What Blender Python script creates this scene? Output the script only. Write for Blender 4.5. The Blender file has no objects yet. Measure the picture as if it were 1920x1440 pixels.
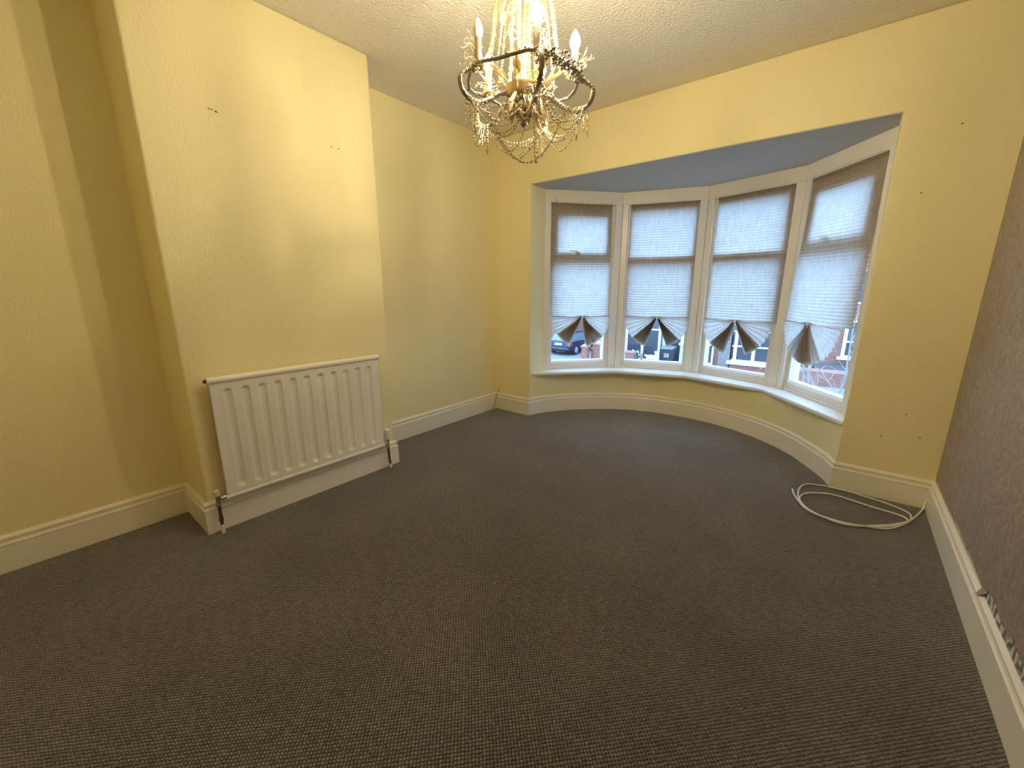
import bpy, bmesh, math, random
from mathutils import Vector, Matrix
S = bpy.context.scene
COL = S.collection
pi = math.pi

# ------------------------------------------------------------------ camera
CAM_Z = 1.2478
YAW, PITCH = 0.6792, 0.2295
fw = Vector((-math.sin(YAW) * math.cos(PITCH), math.cos(YAW) * math.cos(PITCH), -math.sin(PITCH)))
rt = Vector((math.cos(YAW), math.sin(YAW), 0))
up = rt.cross(fw)
cam_data = bpy.data.cameras.new('camera')
cam_data.sensor_fit = 'HORIZONTAL'
cam_data.sensor_width = 36.0
cam_data.lens = 767.26 / 1920 * 36.0
cam_data.clip_start = 0.02
cam_data.clip_end = 500
cam = bpy.data.objects.new('camera', cam_data)
COL.objects.link(cam)
M = Matrix((rt, up, -fw)).transposed().to_4x4()
M.translation = Vector((0, 0, CAM_Z))
cam.matrix_world = M
S.camera = cam

# ------------------------------------------------------------------ sky, exposure
SKY_STRENGTH = 2.35
BULB_STRENGTH = 425.0
w = bpy.data.worlds.new('overcast_sky')
S.world = w
w.use_nodes = True
nt = w.node_tree
bg = nt.nodes['Background']
tc = nt.nodes.new('ShaderNodeTexCoord')
sep = nt.nodes.new('ShaderNodeSeparateXYZ')
ramp = nt.nodes.new('ShaderNodeValToRGB')
ramp.color_ramp.elements[0].position = 0.45
ramp.color_ramp.elements[0].color = (0.39, 0.64, 1.0, 1)
ramp.color_ramp.elements[1].position = 0.9
ramp.color_ramp.elements[1].color = (0.44, 0.68, 1.0, 1)
mr = nt.nodes.new('ShaderNodeMapRange')
mr.inputs['From Min'].default_value = -1
nt.links.new(tc.outputs['Generated'], sep.inputs[0])
nt.links.new(sep.outputs['Z'], mr.inputs['Value'])
nt.links.new(mr.outputs[0], ramp.inputs[0])
nt.links.new(ramp.outputs[0], bg.inputs['Color'])
bg.inputs['Strength'].default_value = SKY_STRENGTH

vs = S.view_settings
vs.view_transform = 'Standard'
vs.look = 'None'
vs.exposure = 1.30
vs.gamma = 1.0
vs.use_curve_mapping = False
S.cycles.max_bounces = 12
S.cycles.diffuse_bounces = 8
S.cycles.transparent_max_bounces = 16
S.cycles.use_denoising = True
S.cycles.sample_clamp_indirect = 6.0

# ------------------------------------------------------------------ measured plan
H = 2.6
XL, XC, XR = -2.794, -2.431, 0.532
Y0, Y1, D, YB = 0.501, 1.647, 3.193, -1.05
BL, BR, BT = -2.360, 0.083, 2.156
P = [Vector((-2.362, 3.431)), Vector((-1.854, 4.030)), Vector((-1.129, 4.269)), Vector((-0.378, 4.041)), Vector((0.087, 3.430))]
SILL_Z = 0.430
SILL_FRONT = [(-2.359, 3.225), (-1.765, 3.853), (-1.125, 4.054), (-0.459, 3.900), (0.080, 3.218)]
ARC = [(-2.330, 3.32), (-2.255, 3.47), (-2.128, 3.64), (-1.98, 3.795), (-1.82, 3.925), (-1.62, 4.035), (-1.38, 4.100),
       (-1.12, 4.115), (-0.86, 4.085), (-0.65, 4.015), (-0.46, 3.91), (-0.29, 3.775), (-0.15, 3.62), (-0.03, 3.43), (0.04, 3.31)]


# ------------------------------------------------------------------ mesh helpers
def lin(c):
    return tuple(((x / 255) / 12.92 if x / 255 <= 0.04045 else ((x / 255 + 0.055) / 1.055) ** 2.4) for x in c)


class MB:
    def __init__(self):
        self.v, self.f = [], []

    def add(self, vs, fs):
        o = len(self.v)
        self.v.extend([tuple(p) for p in vs])
        self.f.extend([tuple(i + o for i in q) for q in fs])
        return self

    def box(self, x0, y0, z0, x1, y1, z1, T=None):
        vs = [Vector((x, y, z)) for z in (z0, z1) for y in (y0, y1) for x in (x0, x1)]
        if T is not None:
            vs = [T(p) for p in vs]
        return self.add(vs, [(0, 2, 3, 1), (4, 5, 7, 6), (0, 1, 5, 4), (2, 6, 7, 3), (0, 4, 6, 2), (1, 3, 7, 5)])

    def prism(self, poly, z0, z1, T=None):
        n = len(poly)
        vs = [Vector((p[0], p[1], z0)) for p in poly] + [Vector((p[0], p[1], z1)) for p in poly]
        if T is not None:
            vs = [T(p) for p in vs]
        fs = [tuple(range(n - 1, -1, -1)), tuple(range(n, 2 * n))] + [(i, (i + 1) % n, n + (i + 1) % n, n + i) for i in range(n)]
        return self.add(vs, fs)

    def tube(self, pts, r, n=6, cap=True, closed=False):
        pts = [Vector(p) for p in pts]
        m = len(pts)
        rs = r if isinstance(r, (list, tuple)) else [r] * m
        vs, fs = [], []
        prev = None
        for i in range(m):
            if closed:
                t = pts[(i + 1) % m] - pts[i - 1]
            else:
                t = pts[min(i + 1, m - 1)] - pts[max(i - 1, 0)]
            if t.length < 1e-9:
                t = Vector((0, 0, 1))
            t.normalize()
            if prev is None:
                a = Vector((0, 0, 1)) if abs(t.z) < 0.9 else Vector((1, 0, 0))
                nn = t.cross(a).normalized()
            else:
                nn = prev - t * prev.dot(t)
                if nn.length < 1e-6:
                    nn = t.orthogonal()
                nn.normalize()
            prev = nn
            b = t.cross(nn)
            for k in range(n):
                a = 2 * pi * k / n
                vs.append(pts[i] + (nn * math.cos(a) + b * math.sin(a)) * rs[i])
        last = m if closed else m - 1
        for i in range(last):
            j = (i + 1) % m
            for k in range(n):
                k2 = (k + 1) % n
                fs.append((i * n + k, i * n + k2, j * n + k2, j * n + k))
        if cap and not closed:
            fs.append(tuple(range(n - 1, -1, -1)))
            fs.append(tuple((m - 1) * n + k for k in range(n)))
        return self.add(vs, fs)

    def lathe(self, prof, n=16, c=(0, 0, 0), T=None):
        vs, fs = [], []
        for r, z in prof:
            for k in range(n):
                a = 2 * pi * k / n
                p = Vector((r * math.cos(a), r * math.sin(a), z))
                if T is not None:
                    p = T(p)
                vs.append(Vector(c) + p)
        for i in range(len(prof) - 1):
            for k in range(n):
                k2 = (k + 1) % n
                fs.append((i * n + k, i * n + k2, (i + 1) * n + k2, (i + 1) * n + k))
        fs.append(tuple(range(n - 1, -1, -1)))
        fs.append(tuple((len(prof) - 1) * n + k for k in range(n)))
        return self.add(vs, fs)

    def bead(self, c, r, n=5, sz=1.0):
        c = Vector(c)
        vs = [c + Vector((0, 0, r * sz))]
        for lat in (0.5, -0.5):
            for k in range(n):
                a = 2 * pi * (k + (0.5 if lat < 0 else 0)) / n
                vs.append(c + Vector((r * 0.87 * math.cos(a), r * 0.87 * math.sin(a), r * lat * sz)))
        vs.append(c - Vector((0, 0, r * sz)))
        fs = []
        for k in range(n):
            k2 = (k + 1) % n
            fs += [(0, 1 + k, 1 + k2), (1 + k, 1 + n + k, 1 + k2), (1 + k2, 1 + n + k, 1 + n + k2), (1 + n + k, 2 * n + 1, 1 + n + k2)]
        return self.add(vs, fs)

    def build(self, name, material, parent=None, smooth=False, kind=None, label=None):
        me = bpy.data.meshes.new(name)
        me.from_pydata(self.v, [], self.f)
        bm = bmesh.new()
        bm.from_mesh(me)
        bmesh.ops.recalc_face_normals(bm, faces=bm.faces)
        bm.to_mesh(me)
        bm.free()
        if material:
            me.materials.append(material)
        if smooth:
            me.polygons.foreach_set('use_smooth', [True] * len(me.polygons))
            try:
                me.set_sharp_from_angle(angle=math.radians(smooth if smooth > 1 else 40))
            except Exception:
                pass
        o = bpy.data.objects.new(name, me)
        COL.objects.link(o)
        if parent:
            o.parent = parent
            o.matrix_parent_inverse = parent.matrix_world.inverted() if parent.type != 'EMPTY' else Matrix.Translation(-parent.location)
        if kind:
            o['kind'] = kind
        if label:
            o['label'] = label
        return o


def bevel(o, width, seg=2, angle=35):
    m = o.modifiers.new('bevel', 'BEVEL')
    m.width = width
    m.segments = seg
    m.limit_method = 'ANGLE'
    m.angle_limit = math.radians(angle)
    m.harden_normals = False
    return o


def empty(name, loc, label, cat, group=None):
    o = bpy.data.objects.new(name, None)
    o.location = loc
    o.empty_display_size = 0.05
    COL.objects.link(o)
    o['label'] = label
    o['category'] = cat
    if group:
        o['group'] = group
    return o


def tag(o, label, cat, group=None, kind=None):
    o['label'] = label
    o['category'] = cat
    if group:
        o['group'] = group
    if kind:
        o['kind'] = kind
    return o


def struct(o, label):
    o['kind'] = 'structure'
    o['label'] = label
    return o


def crom(pts, n=6, closed=False):
    pts = [Vector(p) for p in pts]
    out = []
    m = len(pts)
    rng = range(m if closed else m - 1)
    for i in rng:
        if closed:
            a, b, c, d = pts[i - 1], pts[i], pts[(i + 1) % m], pts[(i + 2) % m]
        else:
            a, b, c, d = pts[max(i - 1, 0)], pts[i], pts[i + 1], pts[min(i + 2, m - 1)]
        for k in range(n):
            t = k / n
            out.append(0.5 * ((2 * b) + (c - a) * t + (2 * a - 5 * b + 4 * c - d) * t * t + (3 * b - a - 3 * c + d) * t ** 3))
    if not closed:
        out.append(pts[-1])
    return out


# ------------------------------------------------------------------ materials
def mat(name, color, rough=0.6, metal=0.0, spec=0.4):
    m = bpy.data.materials.new(name)
    m.use_nodes = True
    b = m.node_tree.nodes['Principled BSDF']
    b.inputs['Base Color'].default_value = (*color, 1)
    b.inputs['Roughness'].default_value = rough
    b.inputs['Metallic'].default_value = metal
    b.inputs['Specular IOR Level'].default_value = spec
    return m


def noise_vary(m, scale=(6, 6, 6), amount=0.12, nscale=1.0, detail=4, tint=(0.8, 0.78, 0.75)):
    nt = m.node_tree
    b = nt.nodes['Principled BSDF']
    base = tuple(b.inputs['Base Color'].default_value)
    tc = nt.nodes.new('ShaderNodeTexCoord')
    mp = nt.nodes.new('ShaderNodeMapping')
    mp.inputs['Scale'].default_value = scale
    n = nt.nodes.new('ShaderNodeTexNoise')
    n.inputs['Scale'].default_value = nscale
    n.inputs['Detail'].default_value = detail
    mx = nt.nodes.new('ShaderNodeMix')
    mx.data_type = 'RGBA'
    mx.inputs['A'].default_value = base
    mx.inputs['B'].default_value = (base[0] * tint[0], base[1] * tint[1], base[2] * tint[2], 1)
    mr = nt.nodes.new('ShaderNodeMapRange')
    mr.inputs['From Min'].default_value = 0.35
    mr.inputs['From Max'].default_value = 0.7
    mr.inputs['To Max'].default_value = amount * 4
    nt.links.new(tc.outputs['Object'], mp.inputs[0])
    nt.links.new(mp.outputs[0], n.inputs['Vector'])
    nt.links.new(n.outputs['Fac'], mr.inputs['Value'])
    nt.links.new(mr.outputs[0], mx.inputs['Factor'])
    nt.links.new(mx.outputs['Result'], b.inputs['Base Color'])
    return m


def bump(m, scale=(100, 100, 30), strength=0.2, dist=0.002, detail=3, second=None):
    nt = m.node_tree
    b = nt.nodes['Principled BSDF']
    tc = nt.nodes.new('ShaderNodeTexCoord')
    mp = nt.nodes.new('ShaderNodeMapping')
    mp.inputs['Scale'].default_value = scale
    n = nt.nodes.new('ShaderNodeTexNoise')
    n.inputs['Scale'].default_value = 1.0
    n.inputs['Detail'].default_value = detail
    bp = nt.nodes.new('ShaderNodeBump')
    bp.inputs['Strength'].default_value = strength
    bp.inputs['Distance'].default_value = dist
    nt.links.new(tc.outputs['Object'], mp.inputs[0])
    nt.links.new(mp.outputs[0], n.inputs['Vector'])
    nt.links.new(n.outputs['Fac'], bp.inputs['Height'])
    nt.links.new(bp.outputs[0], b.inputs['Normal'])
    return m


CREAM = (0.895, 0.805, 0.475)
M_wall = mat('cream_wallpaper_paint', CREAM, 0.62, 0, 0.3)
noise_vary(M_wall, (1.3, 1.3, 0.8), 0.05, 1.0, 5, (0.9, 0.88, 0.82))
bump(M_wall, (115, 115, 60), 0.65, 0.005, 4)
M_ceil = mat('stippled_ceiling_paint', (0.88, 0.84, 0.74), 0.75, 0, 0.25)
bump(M_ceil, (70, 70, 70), 1.0, 0.012, 4)
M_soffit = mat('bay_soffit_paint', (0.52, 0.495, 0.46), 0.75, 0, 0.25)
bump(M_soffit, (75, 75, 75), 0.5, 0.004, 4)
M_gloss = mat('cream_gloss_paint', (0.88, 0.83, 0.70), 0.35, 0, 0.45)
noise_vary(M_gloss, (3, 3, 3), 0.05, 1.0, 5, (0.9, 0.87, 0.82))
bump(M_gloss, (60, 60, 60), 0.05, 0.001)
M_white = mat('white_gloss_paint', (0.86, 0.84, 0.79), 0.3, 0, 0.5)
noise_vary(M_white, (7, 7, 4), 0.06, 1.0, 5, (0.86, 0.83, 0.78))
M_sill = mat('white_sill_paint', (0.86, 0.86, 0.85), 0.3, 0, 0.5)
M_upvc = mat('white_plastic_frame', (0.82, 0.80, 0.76), 0.35, 0, 0.5)
M_rad = mat('radiator_enamel', (0.89, 0.85, 0.75), 0.32, 0, 0.5)
noise_vary(M_rad, (5, 5, 5), 0.03, 1.0, 4, (0.92, 0.9, 0.86))
M_chrome = mat('chrome', (0.75, 0.74, 0.72), 0.18, 1.0)
M_copper = mat('tarnished_copper_pipe', (0.16, 0.085, 0.05), 0.45, 0.7)
M_plaster = mat('bare_plaster', (0.62, 0.52, 0.36), 0.8)
M_dark = mat('dark_hole', (0.26, 0.19, 0.10), 0.9)
M_cable = mat('white_cable_sheath', (0.86, 0.83, 0.74), 0.35, 0, 0.5)
M_wire = mat('grey_wire_sheath', (0.22, 0.19, 0.13), 0.5)
M_brass = mat('dull_brass', (0.45, 0.36, 0.2), 0.4, 0.8)
M_whiteplastic = mat('white_plastic', (0.85, 0.82, 0.75), 0.35)


def carpet_material():
    m = mat('woven_loop_carpet', (0.05, 0.04, 0.035), 0.95, 0, 0.15)
    nt = m.node_tree
    b = nt.nodes['Principled BSDF']
    L = nt.links.new
    tc = nt.nodes.new('ShaderNodeTexCoord')
    dn = nt.nodes.new('ShaderNodeTexNoise')
    dn.inputs['Scale'].default_value = 55
    dn.inputs['Detail'].default_value = 2
    dsub = nt.nodes.new('ShaderNodeVectorMath')
    dsub.operation = 'MULTIPLY_ADD'
    dsub.inputs[1].default_value = (0.006, 0.006, 0)
    L(tc.outputs['Object'], dn.inputs['Vector'])
    L(dn.outputs['Color'], dsub.inputs[0])
    L(tc.outputs['Object'], dsub.inputs[2])
    mp = nt.nodes.new('ShaderNodeMapping')
    mp.inputs['Rotation'].default_value = (0, 0, math.radians(-45.7))
    mp.inputs['Scale'].default_value = (1 / 0.0097, 1 / 0.0101, 1)
    L(dsub.outputs[0], mp.inputs[0])
    sp = nt.nodes.new('ShaderNodeSeparateXYZ')
    L(mp.outputs[0], sp.inputs[0])

    def math_(op, a, bb=None):
        n = nt.nodes.new('ShaderNodeMath')
        n.operation = op
        for i, x in enumerate((a, bb)):
            if x is None:
                continue
            if isinstance(x, (int, float)):
                n.inputs[i].default_value = x
            else:
                L(x, n.inputs[i])
        return n.outputs[0]
    # each row of loops leans a little along the row
    lean = math_('MULTIPLY', sp.outputs['Y'], 0.0)
    u = math_('ABSOLUTE', math_('SINE', math_('MULTIPLY', math_('ADD', sp.outputs['X'], math_('MULTIPLY', math_('FRACT', sp.outputs['Y']), 0.3)), pi)))
    v = math_('ABSOLUTE', math_('SINE', math_('MULTIPLY', sp.outputs['Y'], pi)))
    h = math_('MULTIPLY', math_('POWER', u, 0.6), math_('POWER', v, 0.8))
    fl = nt.nodes.new('ShaderNodeTexWhiteNoise')
    fl.noise_dimensions = '2D'
    fv = nt.nodes.new('ShaderNodeVectorMath')
    fv.operation = 'FLOOR'
    L(mp.outputs[0], fv.inputs[0])
    L(fv.outputs[0], fl.inputs['Vector'])
    big = nt.nodes.new('ShaderNodeTexNoise')
    big.inputs['Scale'].default_value = 2.2
    big.inputs['Detail'].default_value = 5
    L(tc.outputs['Object'], big.inputs['Vector'])
    fib = nt.nodes.new('ShaderNodeTexNoise')
    fib.inputs['Scale'].default_value = 420
    fib.inputs['Detail'].default_value = 2
    L(tc.outputs['Object'], fib.inputs['Vector'])
    ramp = nt.nodes.new('ShaderNodeValToRGB')
    ramp.color_ramp.elements[0].position = 0.12
    ramp.color_ramp.elements[0].color = (0.035, 0.031, 0.030, 1)
    e = ramp.color_ramp.elements.new(0.55)
    e.color = (0.152, 0.139, 0.138, 1)
    ramp.color_ramp.elements[-1].position = 1.0
    ramp.color_ramp.elements[-1].color = (0.29, 0.27, 0.265, 1)
    hv = math_('MULTIPLY', h, math_('ADD', math_('MULTIPLY', fl.outputs['Value'], 0.45), 0.72))
    L(hv, ramp.inputs[0])
    mx = nt.nodes.new('ShaderNodeMix')
    mx.data_type = 'RGBA'
    mx.blend_type = 'MULTIPLY'
    mx.inputs['Factor'].default_value = 1.0
    L(ramp.outputs[0], mx.inputs['A'])
    cr = nt.nodes.new('ShaderNodeValToRGB')
    cr.color_ramp.elements[0].position = 0.35
    cr.color_ramp.elements[0].color = (0.86, 0.84, 0.8, 1)
    cr.color_ramp.elements[1].position = 0.68
    cr.color_ramp.elements[1].color = (1.12, 1.08, 1.08, 1)
    L(big.outputs['Fac'], cr.inputs[0])
    L(cr.outputs[0], mx.inputs['B'])
    L(mx.outputs['Result'], b.inputs['Base Color'])
    hh = math_('ADD', h, math_('MULTIPLY', fib.outputs['Fac'], 0.35))
    bp = nt.nodes.new('ShaderNodeBump')
    bp.inputs['Strength'].default_value = 0.9
    bp.inputs['Distance'].default_value = 0.004
    L(hh, bp.inputs['Height'])
    L(bp.outputs[0], b.inputs['Normal'])
    b.inputs['Sheen Weight'].default_value = 0.45
    b.inputs['Sheen Roughness'].default_value = 0.35
    return m


M_carpet = carpet_material()


def brown_paper():
    m = mat('brown_damask_wallpaper', (0.26, 0.205, 0.175), 0.5, 0, 0.4)
    nt = m.node_tree
    b = nt.nodes['Principled BSDF']
    L = nt.links.new
    tc = nt.nodes.new('ShaderNodeTexCoord')
    n1 = nt.nodes.new('ShaderNodeTexNoise')
    n1.inputs['Scale'].default_value = 5
    n1.inputs['Detail'].default_value = 3
    vm = nt.nodes.new('ShaderNodeVectorMath')
    vm.operation = 'MULTIPLY_ADD'
    vm.inputs[1].default_value = (0.25, 0.25, 0.25)
    L(tc.outputs['Object'], n1.inputs['Vector'])
    L(n1.outputs['Color'], vm.inputs[0])
    L(tc.outputs['Object'], vm.inputs[2])
    mpv = nt.nodes.new('ShaderNodeMapping')
    mpv.inputs['Scale'].default_value = (9, 9, 4.2)
    L(vm.outputs[0], mpv.inputs[0])
    n3 = nt.nodes.new('ShaderNodeTexNoise')
    n3.inputs['Scale'].default_value = 1.0
    n3.inputs['Detail'].default_value = 2.5
    n3.inputs['Distortion'].default_value = 1.2
    L(mpv.outputs[0], n3.inputs['Vector'])
    rg = nt.nodes.new('ShaderNodeMath')
    rg.operation = 'PINGPONG'
    rg.inputs[1].default_value = 0.07
    L(n3.outputs['Fac'], rg.inputs[0])
    wv = nt.nodes.new('ShaderNodeMath')
    wv.operation = 'MULTIPLY_ADD'
    wv.inputs[1].default_value = 7.0
    wv.inputs[2].default_value = 0.40
    L(rg.outputs[0], wv.inputs[0])
    n2 = nt.nodes.new('ShaderNodeTexNoise')
    n2.inputs['Scale'].default_value = 95
    n2.inputs['Detail'].default_value = 4
    L(tc.outputs['Object'], n2.inputs['Vector'])
    mul = nt.nodes.new('ShaderNodeMath')
    mul.operation = 'MULTIPLY'
    L(wv.outputs[0], mul.inputs[0])
    L(n2.outputs['Fac'], mul.inputs[1])
    ramp = nt.nodes.new('ShaderNodeValToRGB')
    ramp.color_ramp.elements[0].position = 0.1
    ramp.color_ramp.elements[0].color = (0.245, 0.195, 0.175, 1)
    ramp.color_ramp.elements[1].position = 0.62
    ramp.color_ramp.elements[1].color = (0.46, 0.395, 0.37, 1)
    L(mul.outputs[0], ramp.inputs[0])
    L(ramp.outputs[0], b.inputs['Base Color'])
    bp = nt.nodes.new('ShaderNodeBump')
    bp.inputs['Strength'].default_value = 0.35
    bp.inputs['Distance'].default_value = 0.002
    L(mul.outputs[0], bp.inputs['Height'])
    L(bp.outputs[0], b.inputs['Normal'])
    return m


M_brownpaper = brown_paper()


def swirl_paper():
    m = mat('old_silver_swirl_paper', (0.4, 0.4, 0.42), 0.5)
    nt = m.node_tree
    b = nt.nodes['Principled BSDF']
    L = nt.links.new
    tc = nt.nodes.new('ShaderNodeTexCoord')
    n1 = nt.nodes.new('ShaderNodeTexNoise')
    n1.inputs['Scale'].default_value = 14
    vm = nt.nodes.new('ShaderNodeVectorMath')
    vm.operation = 'MULTIPLY_ADD'
    vm.inputs[1].default_value = (0.12, 0.12, 0.12)
    L(tc.outputs['Object'], n1.inputs['Vector'])
    L(n1.outputs['Color'], vm.inputs[0])
    L(tc.outputs['Object'], vm.inputs[2])
    wv = nt.nodes.new('ShaderNodeTexWave')
    wv.wave_type = 'RINGS'
    wv.inputs['Scale'].default_value = 7
    wv.inputs['Distortion'].default_value = 5
    L(vm.outputs[0], wv.inputs['Vector'])
    ramp = nt.nodes.new('ShaderNodeValToRGB')
    ramp.color_ramp.elements[0].position = 0.2
    ramp.color_ramp.elements[0].color = (0.16, 0.145, 0.14, 1)
    ramp.color_ramp.elements[1].position = 0.75
    ramp.color_ramp.elements[1].color = (0.62, 0.64, 0.70, 1)
    L(wv.outputs['Fac'], ramp.inputs[0])
    L(ramp.outputs[0], b.inputs['Base Color'])
    return m


M_swirl = swirl_paper()


def blind_material():
    m = bpy.data.materials.new('pleated_fibre_paper')
    m.use_nodes = True
    nt = m.node_tree
    L = nt.links.new
    for n in list(nt.nodes):
        nt.nodes.remove(n)
    out = nt.nodes.new('ShaderNodeOutputMaterial')
    tc = nt.nodes.new('ShaderNodeTexCoord')
    mp = nt.nodes.new('ShaderNodeMapping')
    mp.inputs['Scale'].default_value = (55, 55, 13)
    n = nt.nodes.new('ShaderNodeTexNoise')
    n.inputs['Scale'].default_value = 1.0
    n.inputs['Detail'].default_value = 5
    n.inputs['Roughness'].default_value = 0.65
    L(tc.outputs['Object'], mp.inputs[0])
    L(mp.outputs[0], n.inputs['Vector'])
    r1 = nt.nodes.new('ShaderNodeValToRGB')
    r1.color_ramp.elements[0].position = 0.3
    r1.color_ramp.elements[0].color = (0.56, 0.54, 0.52, 1)
    r1.color_ramp.elements[1].position = 0.68
    r1.color_ramp.elements[1].color = (0.76, 0.735, 0.71, 1)
    L(n.outputs['Fac'], r1.inputs[0])
    tr = nt.nodes.new('ShaderNodeBsdfTranslucent')
    L(r1.outputs[0], tr.inputs['Color'])
    df = nt.nodes.new('ShaderNodeBsdfDiffuse')
    df.inputs['Color'].default_value = (0.56, 0.425, 0.265, 1)
    mx = nt.nodes.new('ShaderNodeMixShader')
    mx.inputs[0].default_value = 0.62
    L(df.outputs[0], mx.inputs[1])
    L(tr.outputs[0], mx.inputs[2])
    L(mx.outputs[0], out.inputs['Surface'])
    return m


M_blind = blind_material()


def glass_material():
    m = bpy.data.materials.new('window_glass')
    m.use_nodes = True
    nt = m.node_tree
    L = nt.links.new
    for n in list(nt.nodes):
        nt.nodes.remove(n)
    out = nt.nodes.new('ShaderNodeOutputMaterial')
    t = nt.nodes.new('ShaderNodeBsdfTransparent')
    t.inputs['Color'].default_value = (0.95, 0.975, 0.98, 1)
    g = nt.nodes.new('ShaderNodeBsdfGlossy')
    g.inputs['Roughness'].default_value = 0.02
    fc_ = nt.nodes.new('ShaderNodeLayerWeight')
    fc_.inputs['Blend'].default_value = 0.5
    pw = nt.nodes.new('ShaderNodeMath')
    pw.operation = 'POWER'
    pw.inputs[1].default_value = 4.0
    lw = nt.nodes.new('ShaderNodeMath')
    lw.operation = 'MULTIPLY_ADD'
    lw.inputs[1].default_value = 0.55
    lw.inputs[2].default_value = 0.035
    L(fc_.outputs['Facing'], pw.inputs[0])
    L(pw.outputs[0], lw.inputs[0])
    mx = nt.nodes.new('ShaderNodeMixShader')
    L(lw.outputs[0], mx.inputs[0])
    L(t.outputs[0], mx.inputs[1])
    L(g.outputs[0], mx.inputs[2])
    L(mx.outputs[0], out.inputs['Surface'])
    return m


M_glass = glass_material()


def emit_material(name, color, strength):
    m = bpy.data.materials.new(name)
    m.use_nodes = True
    nt = m.node_tree
    b = nt.nodes['Principled BSDF']
    b.inputs['Base Color'].default_value = (*color, 1)
    b.inputs['Emission Color'].default_value = (*color, 1)
    b.inputs['Emission Strength'].default_value = strength
    return m


M_bulb_lit = emit_material('lit_bulb_glass', (1.0, 0.84, 0.55), BULB_STRENGTH)
M_bulb_off = mat('unlit_bulb_glass', (0.86, 0.84, 0.72), 0.15, 0, 0.6)
M_crystal = mat('champagne_crystal', (0.58, 0.45, 0.20), 0.3, 0.25, 0.5)
M_crystal.node_tree.nodes['Principled BSDF'].inputs['Transmission Weight'].default_value = 0.25
M_pewter = mat('beaded_pewter', (0.30, 0.26, 0.20), 0.32, 0.75)
M_silverbead = mat('silver_glass_bead', (0.72, 0.66, 0.52), 0.2, 0.65)
M_leaf = mat('gold_wire_leaf', (0.74, 0.60, 0.34), 0.4, 0.3)


# ------------------------------------------------------------------ room shell
def poly_slab(name, poly, z0, z1, material):
    return MB().prism(poly, z0, z1).build(name, material)


fl = poly_slab('floor', [(XL - .12, YB - .12), (XR + .12, YB - .12), (XR + .12, D + .2), (BR + .03, D + .2), (BR, 3.45), (-0.36, 4.06),
                         (-1.129, 4.29), (-1.87, 4.05), (BL, 3.45), (BL - .03, D + .2), (XL - .12, D + .2)], -0.12, 0.0, M_carpet)
struct(fl, 'dark brown grey woven loop carpet fitted wall to wall')
ce = poly_slab('ceiling', [(XL - .12, YB - .12), (XR + .12, YB - .12), (XR + .12, D + .2), (XL - .12, D + .2)], H, H + .12, M_ceil)
struct(ce, 'stippled cream ceiling')


def wall_box(name, x0, y0, x1, y1, label, material=M_wall, z0=0.0, z1=H):
    return struct(MB().box(x0, y0, z0, x1, y1, z1).build(name, material), label)


wall_box('wall_left', XL - .12, YB - .12, XL, Y0 + .02, 'cream wall left of the chimney breast')
wall_box('wall_alcove', XL - .12, Y1 - .02, XL, D + .2, 'cream alcove wall between chimney breast and window wall')
ch = struct(MB().box(XL - .1, Y0, 0, XC, Y1, H).build('wall_chimney', M_wall, smooth=30), 'projecting cream chimney breast behind the radiator')
bevel(ch, 0.012, 3)
wall_box('wall_back', XL - .12, YB - .12, XR + .12, YB, 'cream wall behind the camera')
wr = wall_box('wall_right', XR, YB - .12, XR + .12, D + .2, 'right wall covered with brown wallpaper', M_plaster)

mb = MB()
poly = [(XL - .1, 0), (BL, 0), (BL, BT), (BR, BT), (BR, 0), (XR + .1, 0), (XR + .1, H), (XL - .1, H)]
n = len(poly)
vsf = [(x, D, z) for x, z in poly] + [(x, 3.44, z) for x, z in poly]
mb.add(vsf, [tuple(range(n)), tuple(range(2 * n - 1, n - 1, -1))] + [(i, n + i, n + (i + 1) % n, (i + 1) % n) for i in range(n)])
wf = struct(mb.build('wall_front', M_wall, smooth=30), 'cream window wall around the bay opening')
bevel(wf, 0.010, 3)

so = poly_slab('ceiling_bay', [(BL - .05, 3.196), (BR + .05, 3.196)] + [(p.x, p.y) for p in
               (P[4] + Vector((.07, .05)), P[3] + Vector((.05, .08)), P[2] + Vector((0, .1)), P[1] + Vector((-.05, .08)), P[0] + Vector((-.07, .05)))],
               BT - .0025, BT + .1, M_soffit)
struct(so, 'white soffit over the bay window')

outer = [(p.x, p.y) for p in (P[4] + Vector((.11, .0)), P[3] + Vector((.06, .09)), P[2] + Vector((0, .12)), P[1] + Vector((-.06, .09)), P[0] + Vector((-.11, .0)))]
wb = MB().prism([(BL, D + .01)] + ARC + [(BR, D + .01), (BR + .11, D + .1)] + outer + [(BL - .11, D + .1)], 0, SILL_Z - .033).build('wall_bay', M_wall, smooth=30)
struct(wb, 'curved cream wall under the bay window sill')

# ------------------------------------------------------------------ skirting boards
path = [(XL, YB), (XL, Y0), (XC, Y0), (XC, Y1), (XL, Y1), (XL, D), (BL, D)] + ARC + [(BR, D), (XR, D), (XR, YB), (XL, YB)]
PROF = [(0, 0), (.018, 0), (.018, .126), (.0205, .128), (.0205, .132), (.0145, .135), (.0115, .142), (.0125, .150), (.0150, .155), (.0150, .160), (.010, .167), (.004, .172), (0, .173)]


def offs(i, d):
    pts = path
    a = Vector(pts[i - 1]) if i > 0 else Vector(pts[-2])
    b = Vector(pts[i])
    c = Vector(pts[i + 1]) if i < len(pts) - 1 else Vector(pts[1])
    t1 = (b - a).normalized()
    t2 = (c - b).normalized()
    n1 = Vector((t1.y, -t1.x))
    n2 = Vector((t2.y, -t2.x))
    m = (n1 + n2)
    m = m / max(m.dot(n1), 0.2)
    return b + m * d


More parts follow.
